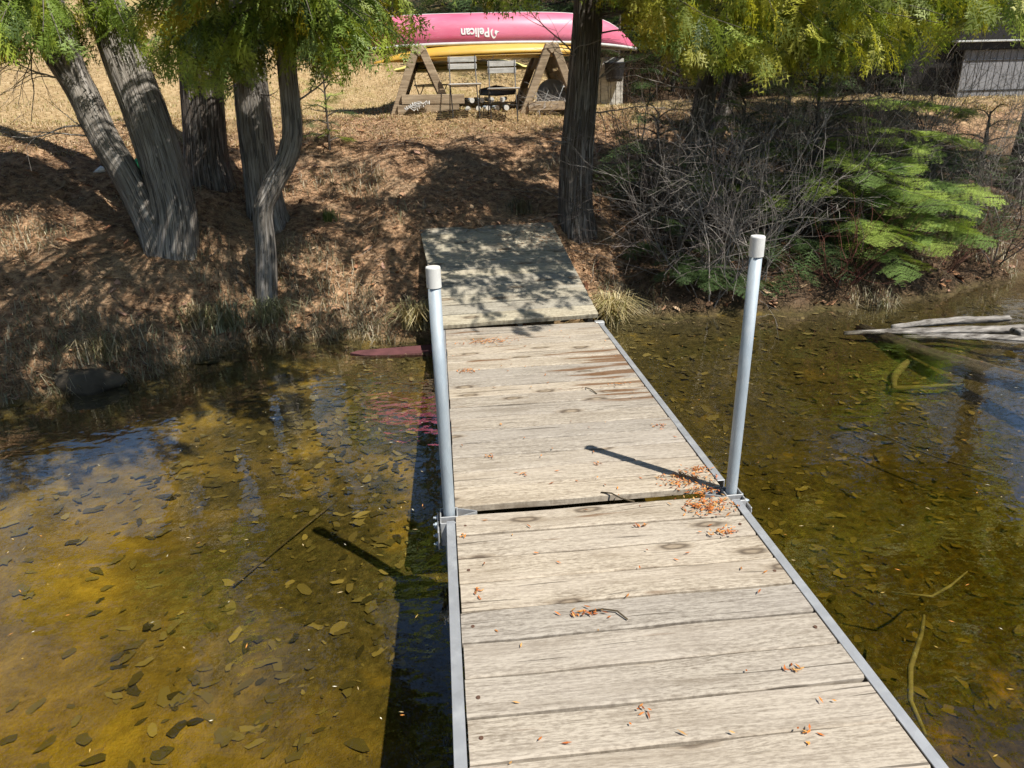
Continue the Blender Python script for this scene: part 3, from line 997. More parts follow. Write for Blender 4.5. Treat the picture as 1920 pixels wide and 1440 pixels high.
def pick_tree(x, y, keys='ABCDEFGK'):
    best, bd = None, 1e9
    for k in keys:
        P = TREES[k]['P']
        Q = P[np.argmin(np.abs(P[:, 2] - 2.6))]
        d = math.hypot(Q[0] - x, Q[1] - y)
        if d < bd: best, bd = k, d
    return best


def noise2(x, y, s=1.0):
    return (np.sin(x * 2.1 * s + 1.3) * np.sin(y * 2.7 * s + .4) + np.sin(x * 4.9 * s + y * 3.1 * s) * .6 + np.sin(x * 1.1 * s - y * 5.3 * s + 2) * .5) / 2.1


def blocks_sun(x, y, z):
    """would foliage here keep the sun off the low hanging boughs at the shore?"""
    d = z - 2.25
    xs, ys = x - .468 * d, y + .47 * d
    return d > .5 and 2.9 < ys < 4.45 and not (-.2 < xs < 1.6)


rng = np.random.default_rng(21)
# visible hanging boughs
for i in range(230):
    x = -4.2 + 9.8 * (i + rng.random()) / 230
    y = 3.1 + 1.3 * rng.random()
    k = (y + 2.45) / 6.05
    zb = 1.554 + (np.interp(x / k, EX, EZ) - 1.554) * k
    if -0.2 < x / k < 1.75 and rng.random() < .55: continue
    z = zb + .06 + .66 * rng.random() ** 1.6
    key = pick_tree(x, y)
    p0 = limb_from(key, (x, y, z), rng)
    T = TREES[key]
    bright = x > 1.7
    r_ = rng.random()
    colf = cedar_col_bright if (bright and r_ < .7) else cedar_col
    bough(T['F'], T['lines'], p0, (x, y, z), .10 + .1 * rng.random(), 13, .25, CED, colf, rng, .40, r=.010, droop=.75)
for i in range(58):
    x = 2.05 + 3.3 * rng.random(); y = 3.2 + 1.0 * rng.random()
    k = (y + 2.45) / 6.05
    z = 1.554 + (np.interp(x / k, EX, EZ) - 1.554) * k + .05 + .55 * rng.random() ** 1.3
    key = pick_tree(x, y, 'EFK')
    T = TREES[key]
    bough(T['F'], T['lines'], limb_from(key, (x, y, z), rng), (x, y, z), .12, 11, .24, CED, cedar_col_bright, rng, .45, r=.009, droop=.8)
for i in range(16):
    x = -.95 + .85 * rng.random(); y = 3.3 + .7 * rng.random(); z = 1.95 + .35 * rng.random()
    T = TREES['D']
    bough(T['F'], T['lines'], limb_from('D', (x, y, z), rng), (x, y, z), .12, 9, .23, CED, cedar_col, rng, .45, r=.009, droop=.8)
# yellow sprays
for (x, y, z) in ((-.78, 3.4, 1.93), (-.62, 3.35, 1.86), (-1.75, 3.3, 2.25), (-1.62, 3.35, 2.3), (1.9, 3.4, 2.12), (3.4, 3.5, 2.2)):
    T = TREES['D' if x < 0 else 'E']
    bough(T['F'], T['lines'], limb_from('D' if x < 0 else 'E', (x, y, z), rng), (x, y, z), .12, 8, .19, CED, cedar_col_yellow, rng, .75, r=.007, droop=.9)
# overhanging crowns that shade the bank: boughs reach out over the water, towards the light
for i in range(840):
    gx = -6.4 + 8.4 * rng.random()
    gs = -.1 + 3.2 * rng.random()
    if gx > 1.3 and rng.random() < .5: continue
    if gs > .9 and rng.random() < .25: continue
    gy = float(shore(gx)) + gs
    gz = float(H(gx, gy))
    hz = 2.05 + 1.5 * rng.random()
    x, y, z = gx + .468 * hz, gy - .47 * hz, gz + hz
    k = (y + 2.45)
    if blocks_sun(x, y, z): continue
    if z < 1.554 + .155 * k + .12: continue               # keep the view under the crown open
    key = pick_tree(x, y + 1.0, 'ABCDE')
    p0 = limb_from(key, (x, y, z), rng, .1)
    T = TREES[key]
    bough(T['F'], T['lines'], p0, (x, y, z), .15, 2, .27, CEDL, cedar_col, rng, .88, r=.008, droop=.25, flat=1.6)
for i in range(240):
    gx = -5.2 + 4.2 * rng.random(); gy = float(shore(gx)) - 1.5 + 1.4 * rng.random()
    hz = 2.6 + 1.6 * rng.random()
    x, y, z = gx + .468 * hz, gy - .47 * hz, WATER + hz
    if z < 1.554 + .155 * (y + 2.45) + .12: continue
    key = pick_tree(x, y + 1.0, 'AD')
    T = TREES[key]
    bough(T['F'], T['lines'], limb_from(key, (x, y, z), rng, .1), (x, y, z), .2, 3, .22, CEDL, cedar_col, rng, .8, r=.008, droop=.4, flat=.9)
for i in range(30):
    u = rng.random(); gx = -.1 + 1.3 * rng.random(); gy = 2.55 + 1.8 * u; gz = .04 + .45 * u
    hz = 2.3 + 1.4 * rng.random()
    x, y, z = gx + .468 * hz, gy - .47 * hz, gz + hz
    if z < 1.554 + .155 * (y + 2.45) + .12: continue
    T = TREES['E']
    bough(T['F'], T['lines'], limb_from('E', (x, y, z), rng, .1), (x, y, z), .2, 2, .23, CEDL, cedar_col, rng, .9, r=.009, droop=.25, flat=1.6)
# right side: crowns over the shrubs
for i in range(60):
    x = 1.9 + 5.5 * rng.random(); y = 3.2 + 2.6 * rng.random(); z = 2.6 + 1.9 * rng.random()
    if blocks_sun(x, y, z): continue
    key = pick_tree(x, y, 'EFGK')
    T = TREES[key]
    bough(T['F'], T['lines'], limb_from(key, (x, y, z), rng, .1), (x, y, z), .15, 12, .34, CEDL, cedar_col_bright, rng, .4, r=.014, droop=.5, flat=.7)

for i in range(120):
    gx = 1.5 + 4.6 * rng.random()
    gy = float(shore(gx)) + .1 + 2.6 * rng.random()
    if gx > 3.4 and rng.random() < .45: continue
    hz = 2.2 + 2.4 * rng.random()
    x, y, z = gx + .468 * hz, gy - .47 * hz, float(H(gx, gy)) + hz
    if z < 1.554 + .155 * (y + 2.45) + .12: continue
    if blocks_sun(x, y, z): continue
    key = pick_tree(x, y + .8, 'EFK')
    T = TREES[key]
    bough(T['F'], T['lines'], limb_from(key, (x, y, z), rng, .1), (x, y, z), .15, 7, .25, CEDL, cedar_col_bright, rng, .5, r=.012, droop=.5, flat=.7)

for i in range(130):  # high boughs added to keep sky out of the right water's reflection
    x = 4.8 + 4.2 * rng.random(); y = 4.2 + 3.2 * rng.random(); z = 2.9 + 3.8 * rng.random()
    T = TREES['K']
    bough(T['F'], T['lines'], limb_from('K', (x, y, z), rng, .1), (x, y, z), .15, 8, .38, CEDL, cedar_col, rng, .35, r=.014, droop=.5, flat=.7)

# dead twigs that stick out of the cedars
def twig_walk(p, d, L, r, rng, lines, col, depth, maxd, step=.07, wob=.35, grav=0.0, split=.55):
    P = [np.array(p, float)]
    d = np.array(d, float); d /= np.linalg.norm(d)
    n = max(3, int(L / step))
    for i in range(n):
        d = d + (rng.random(3) - .5) * wob + np.array([0, 0, grav])
        d /= np.linalg.norm(d)
        P.append(P[-1] + d * step)
        if depth < maxd and i > 0 and rng.random() < split:
            s = (rng.random(3) - .5) * 1.7
            twig_walk(P[-1], d + s, L * (1 - i / n) * (.35 + .4 * rng.random()) + .06, r * (1 - .7 * i / n) * .6, rng, lines, col, depth + 1, maxd, step, wob, grav, split)
    lines.append((np.array(P), r, max(.0012, r * .3), col))


for key, p, d, L in (('A', (-2.72, 3.88, 1.85), (-1, -.3, .25), .7), ('A', (-2.55, 3.75, 1.6), (-1, -.2, -.05), .8), ('A', (-2.5, 3.7, 1.5), (-1, -.3, .3), .6),
                     ('A', (-3.0, 4.1, 2.2), (-1, -.2, -.6), .8), ('A', (-3.1, 4.1, 2.3), (-1, .2, -.8), .9), ('A', (-2.3, 3.7, 1.8), (.6, -.4, -.6), .4), ('C', (-1.5, 4.45, 1.75), (.4, -1, -.3), .5), ('C', (-1.6, 4.45, 1.9), (-.5, -1, -.5), .5),
                     ('D', (-1.08, 3.86, 1.6), (1, -.1, .45), .6), ('D', (-1.08, 3.86, 1.9), (1, .1, .2), .5),
                     ('E', (1.38, 4.3, 1.2), (-.6, -.6, .2), .5), ('E', (1.45, 4.4, 1.7), (.8, -.6, .3), .9), ('E', (1.42, 4.4, 1.9), (-.9, -.4, .25), .9), ('E', (1.45, 4.4, 1.5), (.9, -.6, .1), .8),
                     ('F', (2.7, 4.7, 1.5), (.8, -.6, .2), .9), ('F', (2.7, 4.7, 1.7), (-.8, -.6, .1), .8), ('G', (3.4, 5.9, 1.6), (.9, -.5, .2), 1.0)):
    Pk = TREES[key]['P']; p = Pk[np.argmin(np.linalg.norm(Pk - np.array(p), axis=1))]
    twig_walk(p, d, L, .009, rng, TREES[key]['lines'], (.30, .27, .24), 0, 2, .06, .4, -.02, .45)

for key, T in TREES.items():
    if T['F'].it:
        o = link('crown', T['F'].mesh('crown'), M['leaf'], T['root']); o.location = -Vector(T['base'])
    if T['lines'] and len(T['lines']) <= 60:
        for ln in T['lines']:
            o = link('limb', branch_tubes('limb', [ln]), M['twig'], T['root']); o.location = -Vector(T['base'])
    elif T['lines']:
        o = link('limbs', branch_tubes('limbs', T['lines']), M['twig'], T['root']); o.location = -Vector(T['base'])


# ------------------------------------------------------------------ firs
def fir(label, base, top, r, targets, nrand, reach, colf, fl=.36, lowz=0.0, tpls=FIR, nf=15, seed=0, group='firs on the bank'):
    rg = np.random.default_rng(seed)
    e = empty('fir_tree', base, label, 'tree', group)
    b, t = np.array(base, float), np.array(top, float)
    me, P = trunk_mesh('trunk', [b - (0, 0, .15), b, b + (t - b) * .5, t], [r, r * .9, r * .6, .008], seed + 3, 16, .08, .15, .04)
    o = link('trunk', me, M['bark2'], e); o.location = -Vector(base)
    F, lines = Foliage(), []
    for tg in targets:
        tg = np.array(tg, float)
        z0 = min(t[2] - .05, max(b[2] + .1, tg[2] + .12))
        p0 = b + (t - b) * (z0 - b[2]) / (t[2] - b[2])
        L = np.linalg.norm(tg - p0)
        bough(F, lines, p0, tg, .06, max(6, int(nf * L)), fl, tpls, colf, rg, .25, (.12, .10, .085), .010, .12, 1.6)
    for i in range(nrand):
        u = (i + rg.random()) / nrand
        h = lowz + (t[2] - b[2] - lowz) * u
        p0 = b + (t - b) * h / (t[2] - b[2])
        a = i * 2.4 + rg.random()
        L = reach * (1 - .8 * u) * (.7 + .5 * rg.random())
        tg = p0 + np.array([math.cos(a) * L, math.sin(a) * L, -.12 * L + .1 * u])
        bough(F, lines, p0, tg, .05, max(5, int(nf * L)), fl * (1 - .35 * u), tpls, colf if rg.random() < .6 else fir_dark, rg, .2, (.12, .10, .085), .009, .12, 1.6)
    o = link('crown', F.mesh('crown'), M['fir'], e); o.location = -Vector(base)
    o = link('limbs', branch_tubes('limbs', lines), M['twig'], e); o.location = -Vector(base)


fir('bright green fir with long sunlit boughs reaching out over the shore', (3.75, 4.45, .28), (3.72, 4.55, 1.75), .045,
    [(5.3, 4.5, 1.36), (5.05, 4.2, 1.12), (4.6, 4.1, 1.05), (4.95, 3.75, .70), (4.7, 3.55, .62), (4.4, 3.5, .66), (4.92, 3.6, .33), (4.5, 3.45, .28), (4.2, 3.4, .12), (4.0, 3.4, .38), (3.85, 3.6, .9), (3.5, 3.7, .75), (4.3, 3.7, .92), (4.6, 3.5, .45)],
    16, .9, fir_col, .34, .2, seed=5)
fir('low dark fir at the waterline between the ramp and the pole', (2.25, 4.0, .02), (2.3, 4.1, .95), .03,
    [(2.25, 3.5, .06), (2.05, 3.5, .1), (2.5, 3.45, .05), (2.75, 3.4, -.06), (2.9, 3.5, -.02)], 9, .6, fir_dark, .28, .05, seed=9)
fir('dense dark fir at the edge of the bank below the shed', (6.0, 5.1, .35), (6.0, 5.15, 1.35), .05,
    [(5.3, 4.6, .55), (5.5, 4.4, .75), (5.2, 4.9, .8), (5.6, 4.3, .4)], 16, 1.0, fir_dark, .40, .05, tpls=FIRL, nf=12, seed=13)
fir('young fir tangled among the grey shrub stems', (3.0, 4.6, .35), (3.05, 4.65, 1.5), .035,
    [(2.7, 4.1, .7), (3.3, 4.0, .6), (2.4, 4.3, .8)], 18, .8, fir_col, .32, .1, nf=10, seed=17)
fir('dark fir skirt hidden among the shrubs close to the water', (3.3, 4.1, .1), (3.3, 4.2, .9), .03,
    [(2.9, 3.6, .25), (3.4, 3.55, .2), (3.7, 3.6, .1), (3.2, 3.5, .0)], 16, .75, fir_dark, .36, .02, tpls=FIRL, nf=12, seed=27)
fir('shaded fir filling the gap above the driftwood', (5.2, 4.7, .25), (5.2, 4.8, 1.1), .03,
    [(4.9, 4.1, .2), (5.6, 4.2, .2), (5.3, 4.1, .45)], 16, .85, fir_dark, .36, .02, tpls=FIRL, nf=12, seed=29)
for k_, (bx, by, hh, lb) in enumerate([(2.9, 9.2, 1.5, 'low dark fir of the far thicket beside the board screen'), (3.9, 9.6, 1.8, 'low dark fir of the far thicket behind the small leaning trunk'), (5.0, 9.4, 1.5, 'low dark fir in the middle of the far thicket'), (6.2, 9.8, 1.9, 'low dark fir of the far thicket toward the shed'), (7.4, 10.2, 1.9, 'low dark fir touching the dark bay of the shed')]):
    gz_ = float(H(bx, by))
    fir(lb, (bx, by, gz_), (bx, by, gz_ + hh), .04, [], 22, 1.0, fir_dark, .5, .05, tpls=FIRL, nf=9, seed=70 + k_, group='firs of the far thicket')
for k_, (bx, by, hh, lb) in enumerate([(3.9, 5.5, 1.0, 'shaded fir on the slope behind the sunlit one'), (5.1, 5.8, 1.0, 'shaded fir on the slope toward the shed'), (2.3, 5.0, .8, 'shaded small fir at the foot of the slender dark cedar')]):
    gz_ = float(H(bx, by))
    fir(lb, (bx, by, gz_), (bx, by, gz_ + hh), .03, [], 20, .9, fir_dark, .42, .05, tpls=FIRL, nf=10, seed=80 + k_)
fir('tiny bright fir seedling behind the crooked cedar', (-1.15, 6.2, 1.12), (-1.13, 6.2, 1.95), .018, [], 14, .42, fir_col, .20, .05, seed=23)


# ------------------------------------------------------------------ bare shrubs
def shrub(label, base, n, h, seed, col, spread=.8, lean=(0, 0), depth=3, r=.0088, split=.40):
    rg = np.random.default_rng(seed)
    e = empty('bare_shrub', base, label, 'shrub', 'leafless shrubs on the bank')
    lines = []
    for i in range(n):
        a = rg.random() * 6.28
        p = np.array([math.cos(a) * .12 * rg.random(), math.sin(a) * .12 * rg.random(), -.08])
        d = np.array([math.cos(a) * spread * rg.random() + lean[0], math.sin(a) * spread * rg.random() * .6 + lean[1], 1.0])
        c = np.array(col) * (.35 + 1.0 * rg.random() ** 1.3)
        twig_walk(p, d, 1.2 * h * (.6 + .5 * rg.random()), r * (.45 + .65 * rg.random() ** 2), rg, lines, c, 0, depth, .07, .44, .015, split)
    link('stems', branch_tubes('stems', lines, 4), M['twig'], e)


GR = (.40, .355, .31)
shrub('bare grey shrub with forked pale stems just past the white capped pole', (2.42, 3.62, -.12), 8, 1.5, 31, GR, .9, (-.15, -.1))
shrub('bare shrub with thin upright stems behind the tall pole', (2.95, 3.75, -.02), 8, 2.0, 32, GR, .6, (.05, -.05))
shrub('bare twiggy shrub between the ramp cedar and the low dark fir', (1.9, 4.2, .2), 6, 1.6, 33, (.20, .17, .15), .9, (.1, -.15))
shrub('tall tangle of dark bare stems amid the sunlit fir boughs', (3.55, 4.2, .2), 9, 2.1, 34, (.19, .16, .14), .8, (.1, -.1))
shrub('bare slanting shrub leaning out beyond the sunlit fir', (4.7, 4.3, .15), 8, 1.9, 35, (.24, .21, .19), .8, (.35, -.1))
shrub('pale bare shrub at the far edge of the bank near the driftwood', (5.5, 4.5, .1), 8, 1.9, 36, GR, .9, (.15, -.15))
shrub('reddish low shrub whose twigs trail into the water', (3.7, 3.75, -.08), 13, .75, 37, (.24, .10, .075), 1.7, (.1, -.55), 2)
shrub('reddish brown low shrub overhanging the water behind the driftwood', (4.9, 4.0, -.05), 13, .75, 38, (.24, .12, .085), 1.7, (.1, -.5), 2)
shrub('spindly bare shrub high on the bank before the small dark trunk', (2.2, 5.6, .85), 6, 1.4, 39, (.17, .14, .12), .9, (.1, 0))
shrub('thicket of dark twigs on the bank between two leaning trunks', (4.2, 5.6, .75), 10, 1.6, 40, (.15, .125, .105), 1.0, (.1, 0))
shrub('thicket of brown twigs in front of the shed', (6.4, 6.8, .9), 10, 1.6, 41, (.18, .14, .11), 1.0, (0, 0))
shrub('dense fine shrub arching over the low dark fir', (2.15, 3.95, .05), 9, 1.3, 43, (.24, .20, .18), 1.2, (-.05, -.25))
shrub('dense bare shrub with crooked forks in front of the young fir', (2.7, 4.0, .1), 9, 1.7, 44, (.30, .27, .24), 1.0, (0, -.2))
shrub('mesh of fine twigs high behind the sunlit fir', (4.1, 4.9, .5), 10, 1.9, 45, (.22, .19, .165), 1.1, (.1, -.1))
shrub('wiry bare shrub hanging toward the driftwood', (5.6, 4.2, .0), 10, 1.5, 46, (.22, .18, .155), 1.2, (.1, -.35))
shrub('fine bare twigs beside the leaning twin trunks', (-4.3, 4.6, 1.0), 7, 1.5, 42, (.22, .18, .16), .9, (.2, -.1))

# ------------------------------------------------------------------ rack with canoe and kayaks
gzr = 1.47


def a_frame(name, x, label, foot=.38, depth=1.15, cross=True):
    e = empty(name, (x, 7.5, gzr), label, 'boat rack', 'boat rack trestles')
    hgt = .77
    for yy in (0.0, depth):
        for s in (-1, 1):
            m = MB()
            m.bar((s * foot, yy, -.06), (s * .03, yy, hgt), .10, .14, upv=(0, 1, 0), bev=.006)
            m.build('leg', M['oldwood'], e)
        MB().bar((-foot + .06, yy - .092, .045), (foot + .09, yy - .092, .045), .035, .11, bev=.004).build('foot_board', M['oldwood'], e)
    if cross: MB().bar((-foot + .12, -.095, .165), (foot + .16, -.095, .155), .04, .115, bev=.004).build('cross_board', M['oldwood'], e)
    MB().box((0, depth / 2, hgt - .035), (.10, depth + .16, .11), Matrix.Rotation(PI / 4, 3, 'Y'), .008).build('ridge_beam', M['oldwood'], e)
    for s in (-1, 1):
        for k, u in enumerate((.30, .55, .80)):
            p = Vector((s * (foot + (.025 - foot) * u), depth / 2, -.06 + (hgt + .06) * u))
            if s < 0 and k == 1: continue
            MB().box(p + Vector((-s * .005, 0, 0)), (.03, depth - .1, .19), Matrix.Rotation(-s * math.atan2(foot, hgt), 3, 'Y'), .004).build('side_board', M['oldwood'], e)
    return e


a_frame('boat_trestle', -.09, 'wooden A-frame trestle under the bow end of the boats, open to the lawn')
a_frame('boat_trestle', 1.60, 'wooden A-frame trestle partly hidden behind the ramp cedar', cross=False)


def hull(name, L, beam, depth, mat, nb=40, ns=22, sheer=.1, pw=2.4, endr=9, rocker=0.0, flat=.72, rim=.03):
    """an upturned hull: keel up, open side down, wall thickness through a second skin; origin at gunwale height amidships"""
    us = np.linspace(-1, 1, nb * 2 + 1)
    V, F = [], []
    for off in (0, .012):
        for u in us:
            b = max(.012, (beam / 2 - off) * (1 - abs(u) ** pw) ** .85)
            d = max(.03, (depth - off) * (1 - abs(u) ** endr * .88))
            zg = -sheer * abs(u) ** 3 - rocker * u * u
            for k in range(ns + 1):
                t = PI * k / ns
                c, s_ = math.cos(t), math.sin(t)
                y = math.copysign(abs(c) ** flat, c) * b
                z = zg + (abs(s_) ** flat) * d
                xx = u * L / 2 * (1 - .03 * (1 - abs(s_)) * 0) + math.copysign(.05, u) * (abs(u) ** 20) * (1 - abs(s_))
                V.append((xx, y, z))
    nu, nk = len(us), ns + 1
    N = nu * nk
    for i in range(nu - 1):
        for k in range(ns):
            a = i * nk + k
            F.append((a, a + 1, a + nk + 1, a + nk))
            F.append((N + a, N + a + nk, N + a + nk + 1, N + a + 1))
        for k in (0, ns):
            a = i * nk + k
            F.append((a, a + nk, N + a + nk, N + a) if k == 0 else (a, N + a, N + a + nk, a + nk))
    me = bpy.data.meshes.new(name)
    me.from_pydata(V, [], F)
    me.polygons.foreach_set('use_smooth', [True] * len(F))
    me.update()
    bm = bmesh.new(); bm.from_mesh(me); bmesh.ops.recalc_face_normals(bm, faces=bm.faces); bm.to_mesh(me); bm.free()
    return me


def hull_side(u, s_frac, L, beam, depth, pw, endr, sheer, flat):
    b = beam / 2 * (1 - abs(u) ** pw) ** .85
    d = depth * (1 - abs(u) ** endr * .88)
    zg = -sheer * abs(u) ** 3
    t = math.asin(min(1, max(0, s_frac)) ** (1 / flat))
    return -(math.cos(t) ** flat) * b, zg + s_frac * d


CN = dict(L=4.25, beam=.84, depth=.375, pw=2.3, endr=7, sheer=.09, flat=.70)
canoe = empty('canoe', (.71, 8.12, 2.30), 'faded red canoe lying upside down on the wooden rack, white lettering on its side', 'canoe')
canoe.rotation_euler = (0, math.radians(-.3), math.radians(.6))
ch = link('hull', hull('hull', CN['L'], CN['beam'], CN['depth'], M['redhull'], sheer=CN['sheer'], pw=CN['pw'], endr=CN['endr'], flat=CN['flat']), M['redhull'], canoe)
gun = MB()
for s in (-1, 1):
    pts = []
    for u in np.linspace(-1, 1, 41):
        b = CN['beam'] / 2 * (1 - abs(u) ** CN['pw']) ** .85 + .012
        pts.append((u * (CN['L'] / 2 + .045), s * b, -CN['sheer'] * abs(u) ** 3 - .012))
    gun.tube(pts, .021, 8)
gun.build('gunwale', M['trim'], canoe)
kl = MB()
kl.tube([(u * CN['L'] / 2 * .9, 0, CN['depth'] * (1 - abs(u * .9) ** CN['endr'] * .88) - .09 * abs(u * .9) ** 3 + .002) for u in np.linspace(-1, 1, 31)], .012, 6)
kl.build('keel_strip', M['trim'], canoe)
for x in (-1.2, 0.0, 1.2):
    MB().box((x, 0, -.01), (.12 if x else .06, CN['beam'] * (.78 if x else .98), .025)).build('seat' if x else 'thwart', M['oldwood'], canoe)


def on_hull(x, zf):
    """point on the near flank of the canoe: local x and fraction of the height"""
    y, z = hull_side(x / (CN['L'] / 2), zf, CN['L'], CN['beam'], CN['depth'], CN['pw'], CN['endr'], CN['sheer'], CN['flat'])
    return Vector((x, y - .004, z))


def flat_to_hull(me, sx, sz, x0, z0):
    """lay a flat mesh drawn in x/y onto the flank, turned upside down"""
    for v in me.vertices:
        x = x0 - v.co.x * sx
        zf = (z0 - v.co.y * sz) / CN['depth']
        p = on_hull(x, zf)
        v.co = p + Vector((0, -.003 if v.co.z > 0 else 0, 0))


tc = bpy.data.curves.new('lettering', 'FONT')
tc.body = 'Pelican'
tc.size = 1.0
tc.offset = 0.028
tc.extrude = 0.01
tc.resolution_u = 4
to = bpy.data.objects.new('lettering_curve', tc)
COL.objects.link(to)
dg = bpy.context.evaluated_depsgraph_get()
tm = bpy.data.meshes.new_from_object(to.evaluated_get(dg))
COL.objects.unlink(to); bpy.data.objects.remove(to)
tm.name = 'lettering'
tw = max(v.co.x for v in tm.vertices)
tm.materials.clear()
flat_to_hull(tm, .37 / tw, .150, .115, .165)
link('lettering', tm, M['white'], ch)
# bird head emblem next to the lettering
bird = [(0, .30), (-.05, .62), (-.20, .86), (-.40, .98), (-.62, .90), (-.80, .62), (-.92, .42), (-1.25, .30), (-.95, .26), (-.78, .18), (-.62, .22), (-.56, .40), (-.62, .55), (-.74, .60), (-.66, .74), (-.48, .80), (-.30, .70), (-.22, .52), (-.26, .30), (-.36, .02), (-.14, .12)]
bme = MB().prism([(x, y) for x, y in bird], ((0, 0, 0), (1, 0, 0), (0, 1, 0)), .01).mesh('bird_emblem')
bm = bmesh.new(); bm.from_mesh(bme); bmesh.ops.triangulate(bm, faces=bm.faces); bm.to_mesh(bme); bm.free()
flat_to_hull(bme, .095, .125, .125, .160)
link('bird_emblem', bme, M['white'], ch)

ky = empty('kayak', (.80, 7.78, 2.15), 'bright yellow kayak lying upside down beneath the red canoe', 'kayak')
ky.rotation_euler = (0, math.radians(-1.0), math.radians(1.5))
link('hull', hull('hull', 2.9, .56, .125, M['yellowhull'], sheer=.05, pw=1.9, endr=4, flat=.85), M['yellowhull'], ky)
d2 = hull('deck', 2.86, .57, .10, M['yellowhull'], sheer=-.04, pw=1.9, endr=5, flat=.8)
for v in d2.vertices: v.co.z = -v.co.z * .35 - .012
link('deck', d2, M['yellowhull'], ky)
MB().tube([(-1.15, -.1, -.07), (-1.05, -.22, -.09), (-.9, -.2, -.07)], .005, 6).tube([(.05, -.28, -.02), (.0, -.30, -.09), (-.12, -.29, -.05)], .004, 6).build('deck_cord', M['black'], ky)

kp = empty('kayak', (.50, 8.75, 2.08), 'pale yellow kayak on the far side of the rack', 'kayak')
link('hull', hull('hull', 1.9, .5, .09, M['palehull'], sheer=.05, pw=1.9, endr=4, flat=.85), M['palehull'], kp)
d3 = hull('deck', 1.87, .49, .07, M['palehull'], sheer=-.03, pw=1.9, endr=5, flat=.8)
for v in d3.vertices: v.co.z = -v.co.z - .012
link('deck', d3, M['palehull'], kp)
MB().tube([(-.8, -.16, -.03), (-.7, -.2, -.02), (-.6, -.22, -.04), (-.45, -.24, -.03)], .005, 6).build('deck_cord', M['black'], kp)


def garden_chair(loc, rz, label):
    e = empty('folding_chair', loc, label, 'chair', 'slatted folding chairs', rz)
    for z in (.565, .645):
        MB().box((0, .02 + (z - .35) * .10, z), (.36, .014, .062), bev=.004).build('back_slat', M['greywood'], e)
    for k in range(5):
        MB().box((0, -.33 + k * .075, .352), (.39, .06, .016), bev=.004).build('seat_slat', M['greywood'], e)
    for s in (-1, 1):
        MB().tube([(s * .165, -.30, -.03), (s * .165, .0, .36), (s * .16, .05, .69)], .007, 8).build('back_leg', M['darkmetal'], e)
        MB().tube([(s * .185, .08, -.03), (s * .185, -.30, .34)], .007, 8).build('front_leg', M['darkmetal'], e)
    MB().tube([(-.165, -.02, .335), (.165, -.02, .335)], .006, 6).build('cross_rod', M['darkmetal'], e)


zc = float(H(.45, 7.2))
garden_chair((.44, 7.25, zc), .03, 'weathered slatted folding chair next to the open A-frame trestle')
garden_chair((.93, 7.22, float(H(.93, 7.2))), -.04, 'weathered slatted folding chair in front of the pipe pile')
garden_chair((-.05, 8.95, float(H(0, 8.95)) - .12), .5, 'third slatted chair glimpsed through the trestle on the far side')

# pile of dock pipes under the boats
k = 0
for row, n in ((0, 5), (1, 4)):
    for i in range(n):
        x = .50 + i * .125 + row * .06 + (r0.random() - .5) * .02
        z = gzr + .035 + row * .10
        y0 = 7.45 + (r0.random() - .5) * .1
        e = empty('dock_pipe', (x, y0, z), 'white capped dock pipe in the %s row of the pile beneath the chairs' % ('upper' if row else 'lower'), 'pipe', 'spare pipes piled under the rack')
        dxp = (r0.random() - .3) * .25
        MB().tube([(0, 0, 0), (dxp, 1.0, .02)], .026, 10).build('pipe', M['galv'], e)
        MB().tube([(0, -.012, 0), (0, .05, 0)], .033, 10).build('cap', M['cap'], e)
    k += 1
bk = MB()
bk.tube([(.68, 7.75, gzr + .235), (.9, 7.85, gzr + .25), (1.15, 7.8, gzr + .235)], [.04, .07, .04], 9)
tag(bk.build('black_bag', M['black']), 'black bag lying on top of the spare pipes', 'bag')

# grey rounded barrow tub leaning inside the second trestle
tub = MB()
pr_ = [(-.205, 0)] + [(.205 * math.cos(PI - a) if True else 0, .12 + .20 * math.sin(a)) for a in np.linspace(0, PI, 17)] + [(.205, 0)]
tub.prism(pr_, ((1.66, 7.86, gzr + .06), (1, 0, 0), (0, .28, .96)), .05)
tag(tub.build('barrow_tub', M['greymetal']), 'grey round topped metal tub leaning inside the second trestle', 'tub')
# board screen and black bucket right of the cedar
scr = empty('board_screen', (2.45, 8.1, gzr), 'screen of weathered upright boards behind the ramp cedar', 'screen')
for i in range(5):
    MB().box((-.22 + i * .105, (r0.random() - .5) * .015, .30 + (r0.random() - .5) * .03), (.098, .02, .66), bev=.003).build('board', M['greywood'], scr)
MB().box((0, .03, .45), (.5, .03, .06)).build('rail', M['greywood'], scr)
bu = MB()
bu.tube([(2.55, 7.98, 1.80), (2.55, 7.98, 1.84), (2.55, 7.98, 2.02), (2.55, 7.98, 2.04)], [.10, .115, .14, .15], 18)
tag(bu.build('bucket', M['black']), 'black bucket hanging on the board screen', 'bucket')
# coil of rope at the trestle foot
rp = []
for i in range(70):
    a = i * .55
    rp.append((-.24 + .09 * math.cos(a) + i * .0022, 7.33 + .05 * math.sin(a), float(H(-.2, 7.33)) + .03 + .05 * abs(math.sin(a * .7 + i)) + i * .0012))
tag(MB().tube(rp, .008, 6).build('rope_coil', M['rope']), 'tangled coil of pale rope at the foot of the trestle', 'rope')
# brush heap under the second trestle
ls = []
for i in range(70):
    p = np.array([1.62 + (rng.random() - .5) * .5, 7.42 + rng.random() * .15, gzr + .02 + .12 * rng.random()])
    twig_walk(p, (rng.random(3) - .5) * (2, 1, .7), .25, .004, rng, ls, np.array([.42, .39, .36]) * (.5 + .7 * rng.random()), 1, 2, .05, .5, 0, .2)
o = link('brush_heap', branch_tubes('brush_heap', ls, 4), M['twig'])
tag(o, 'heap of grey dead twigs under the second trestle', 'brush heap', kind='stuff')

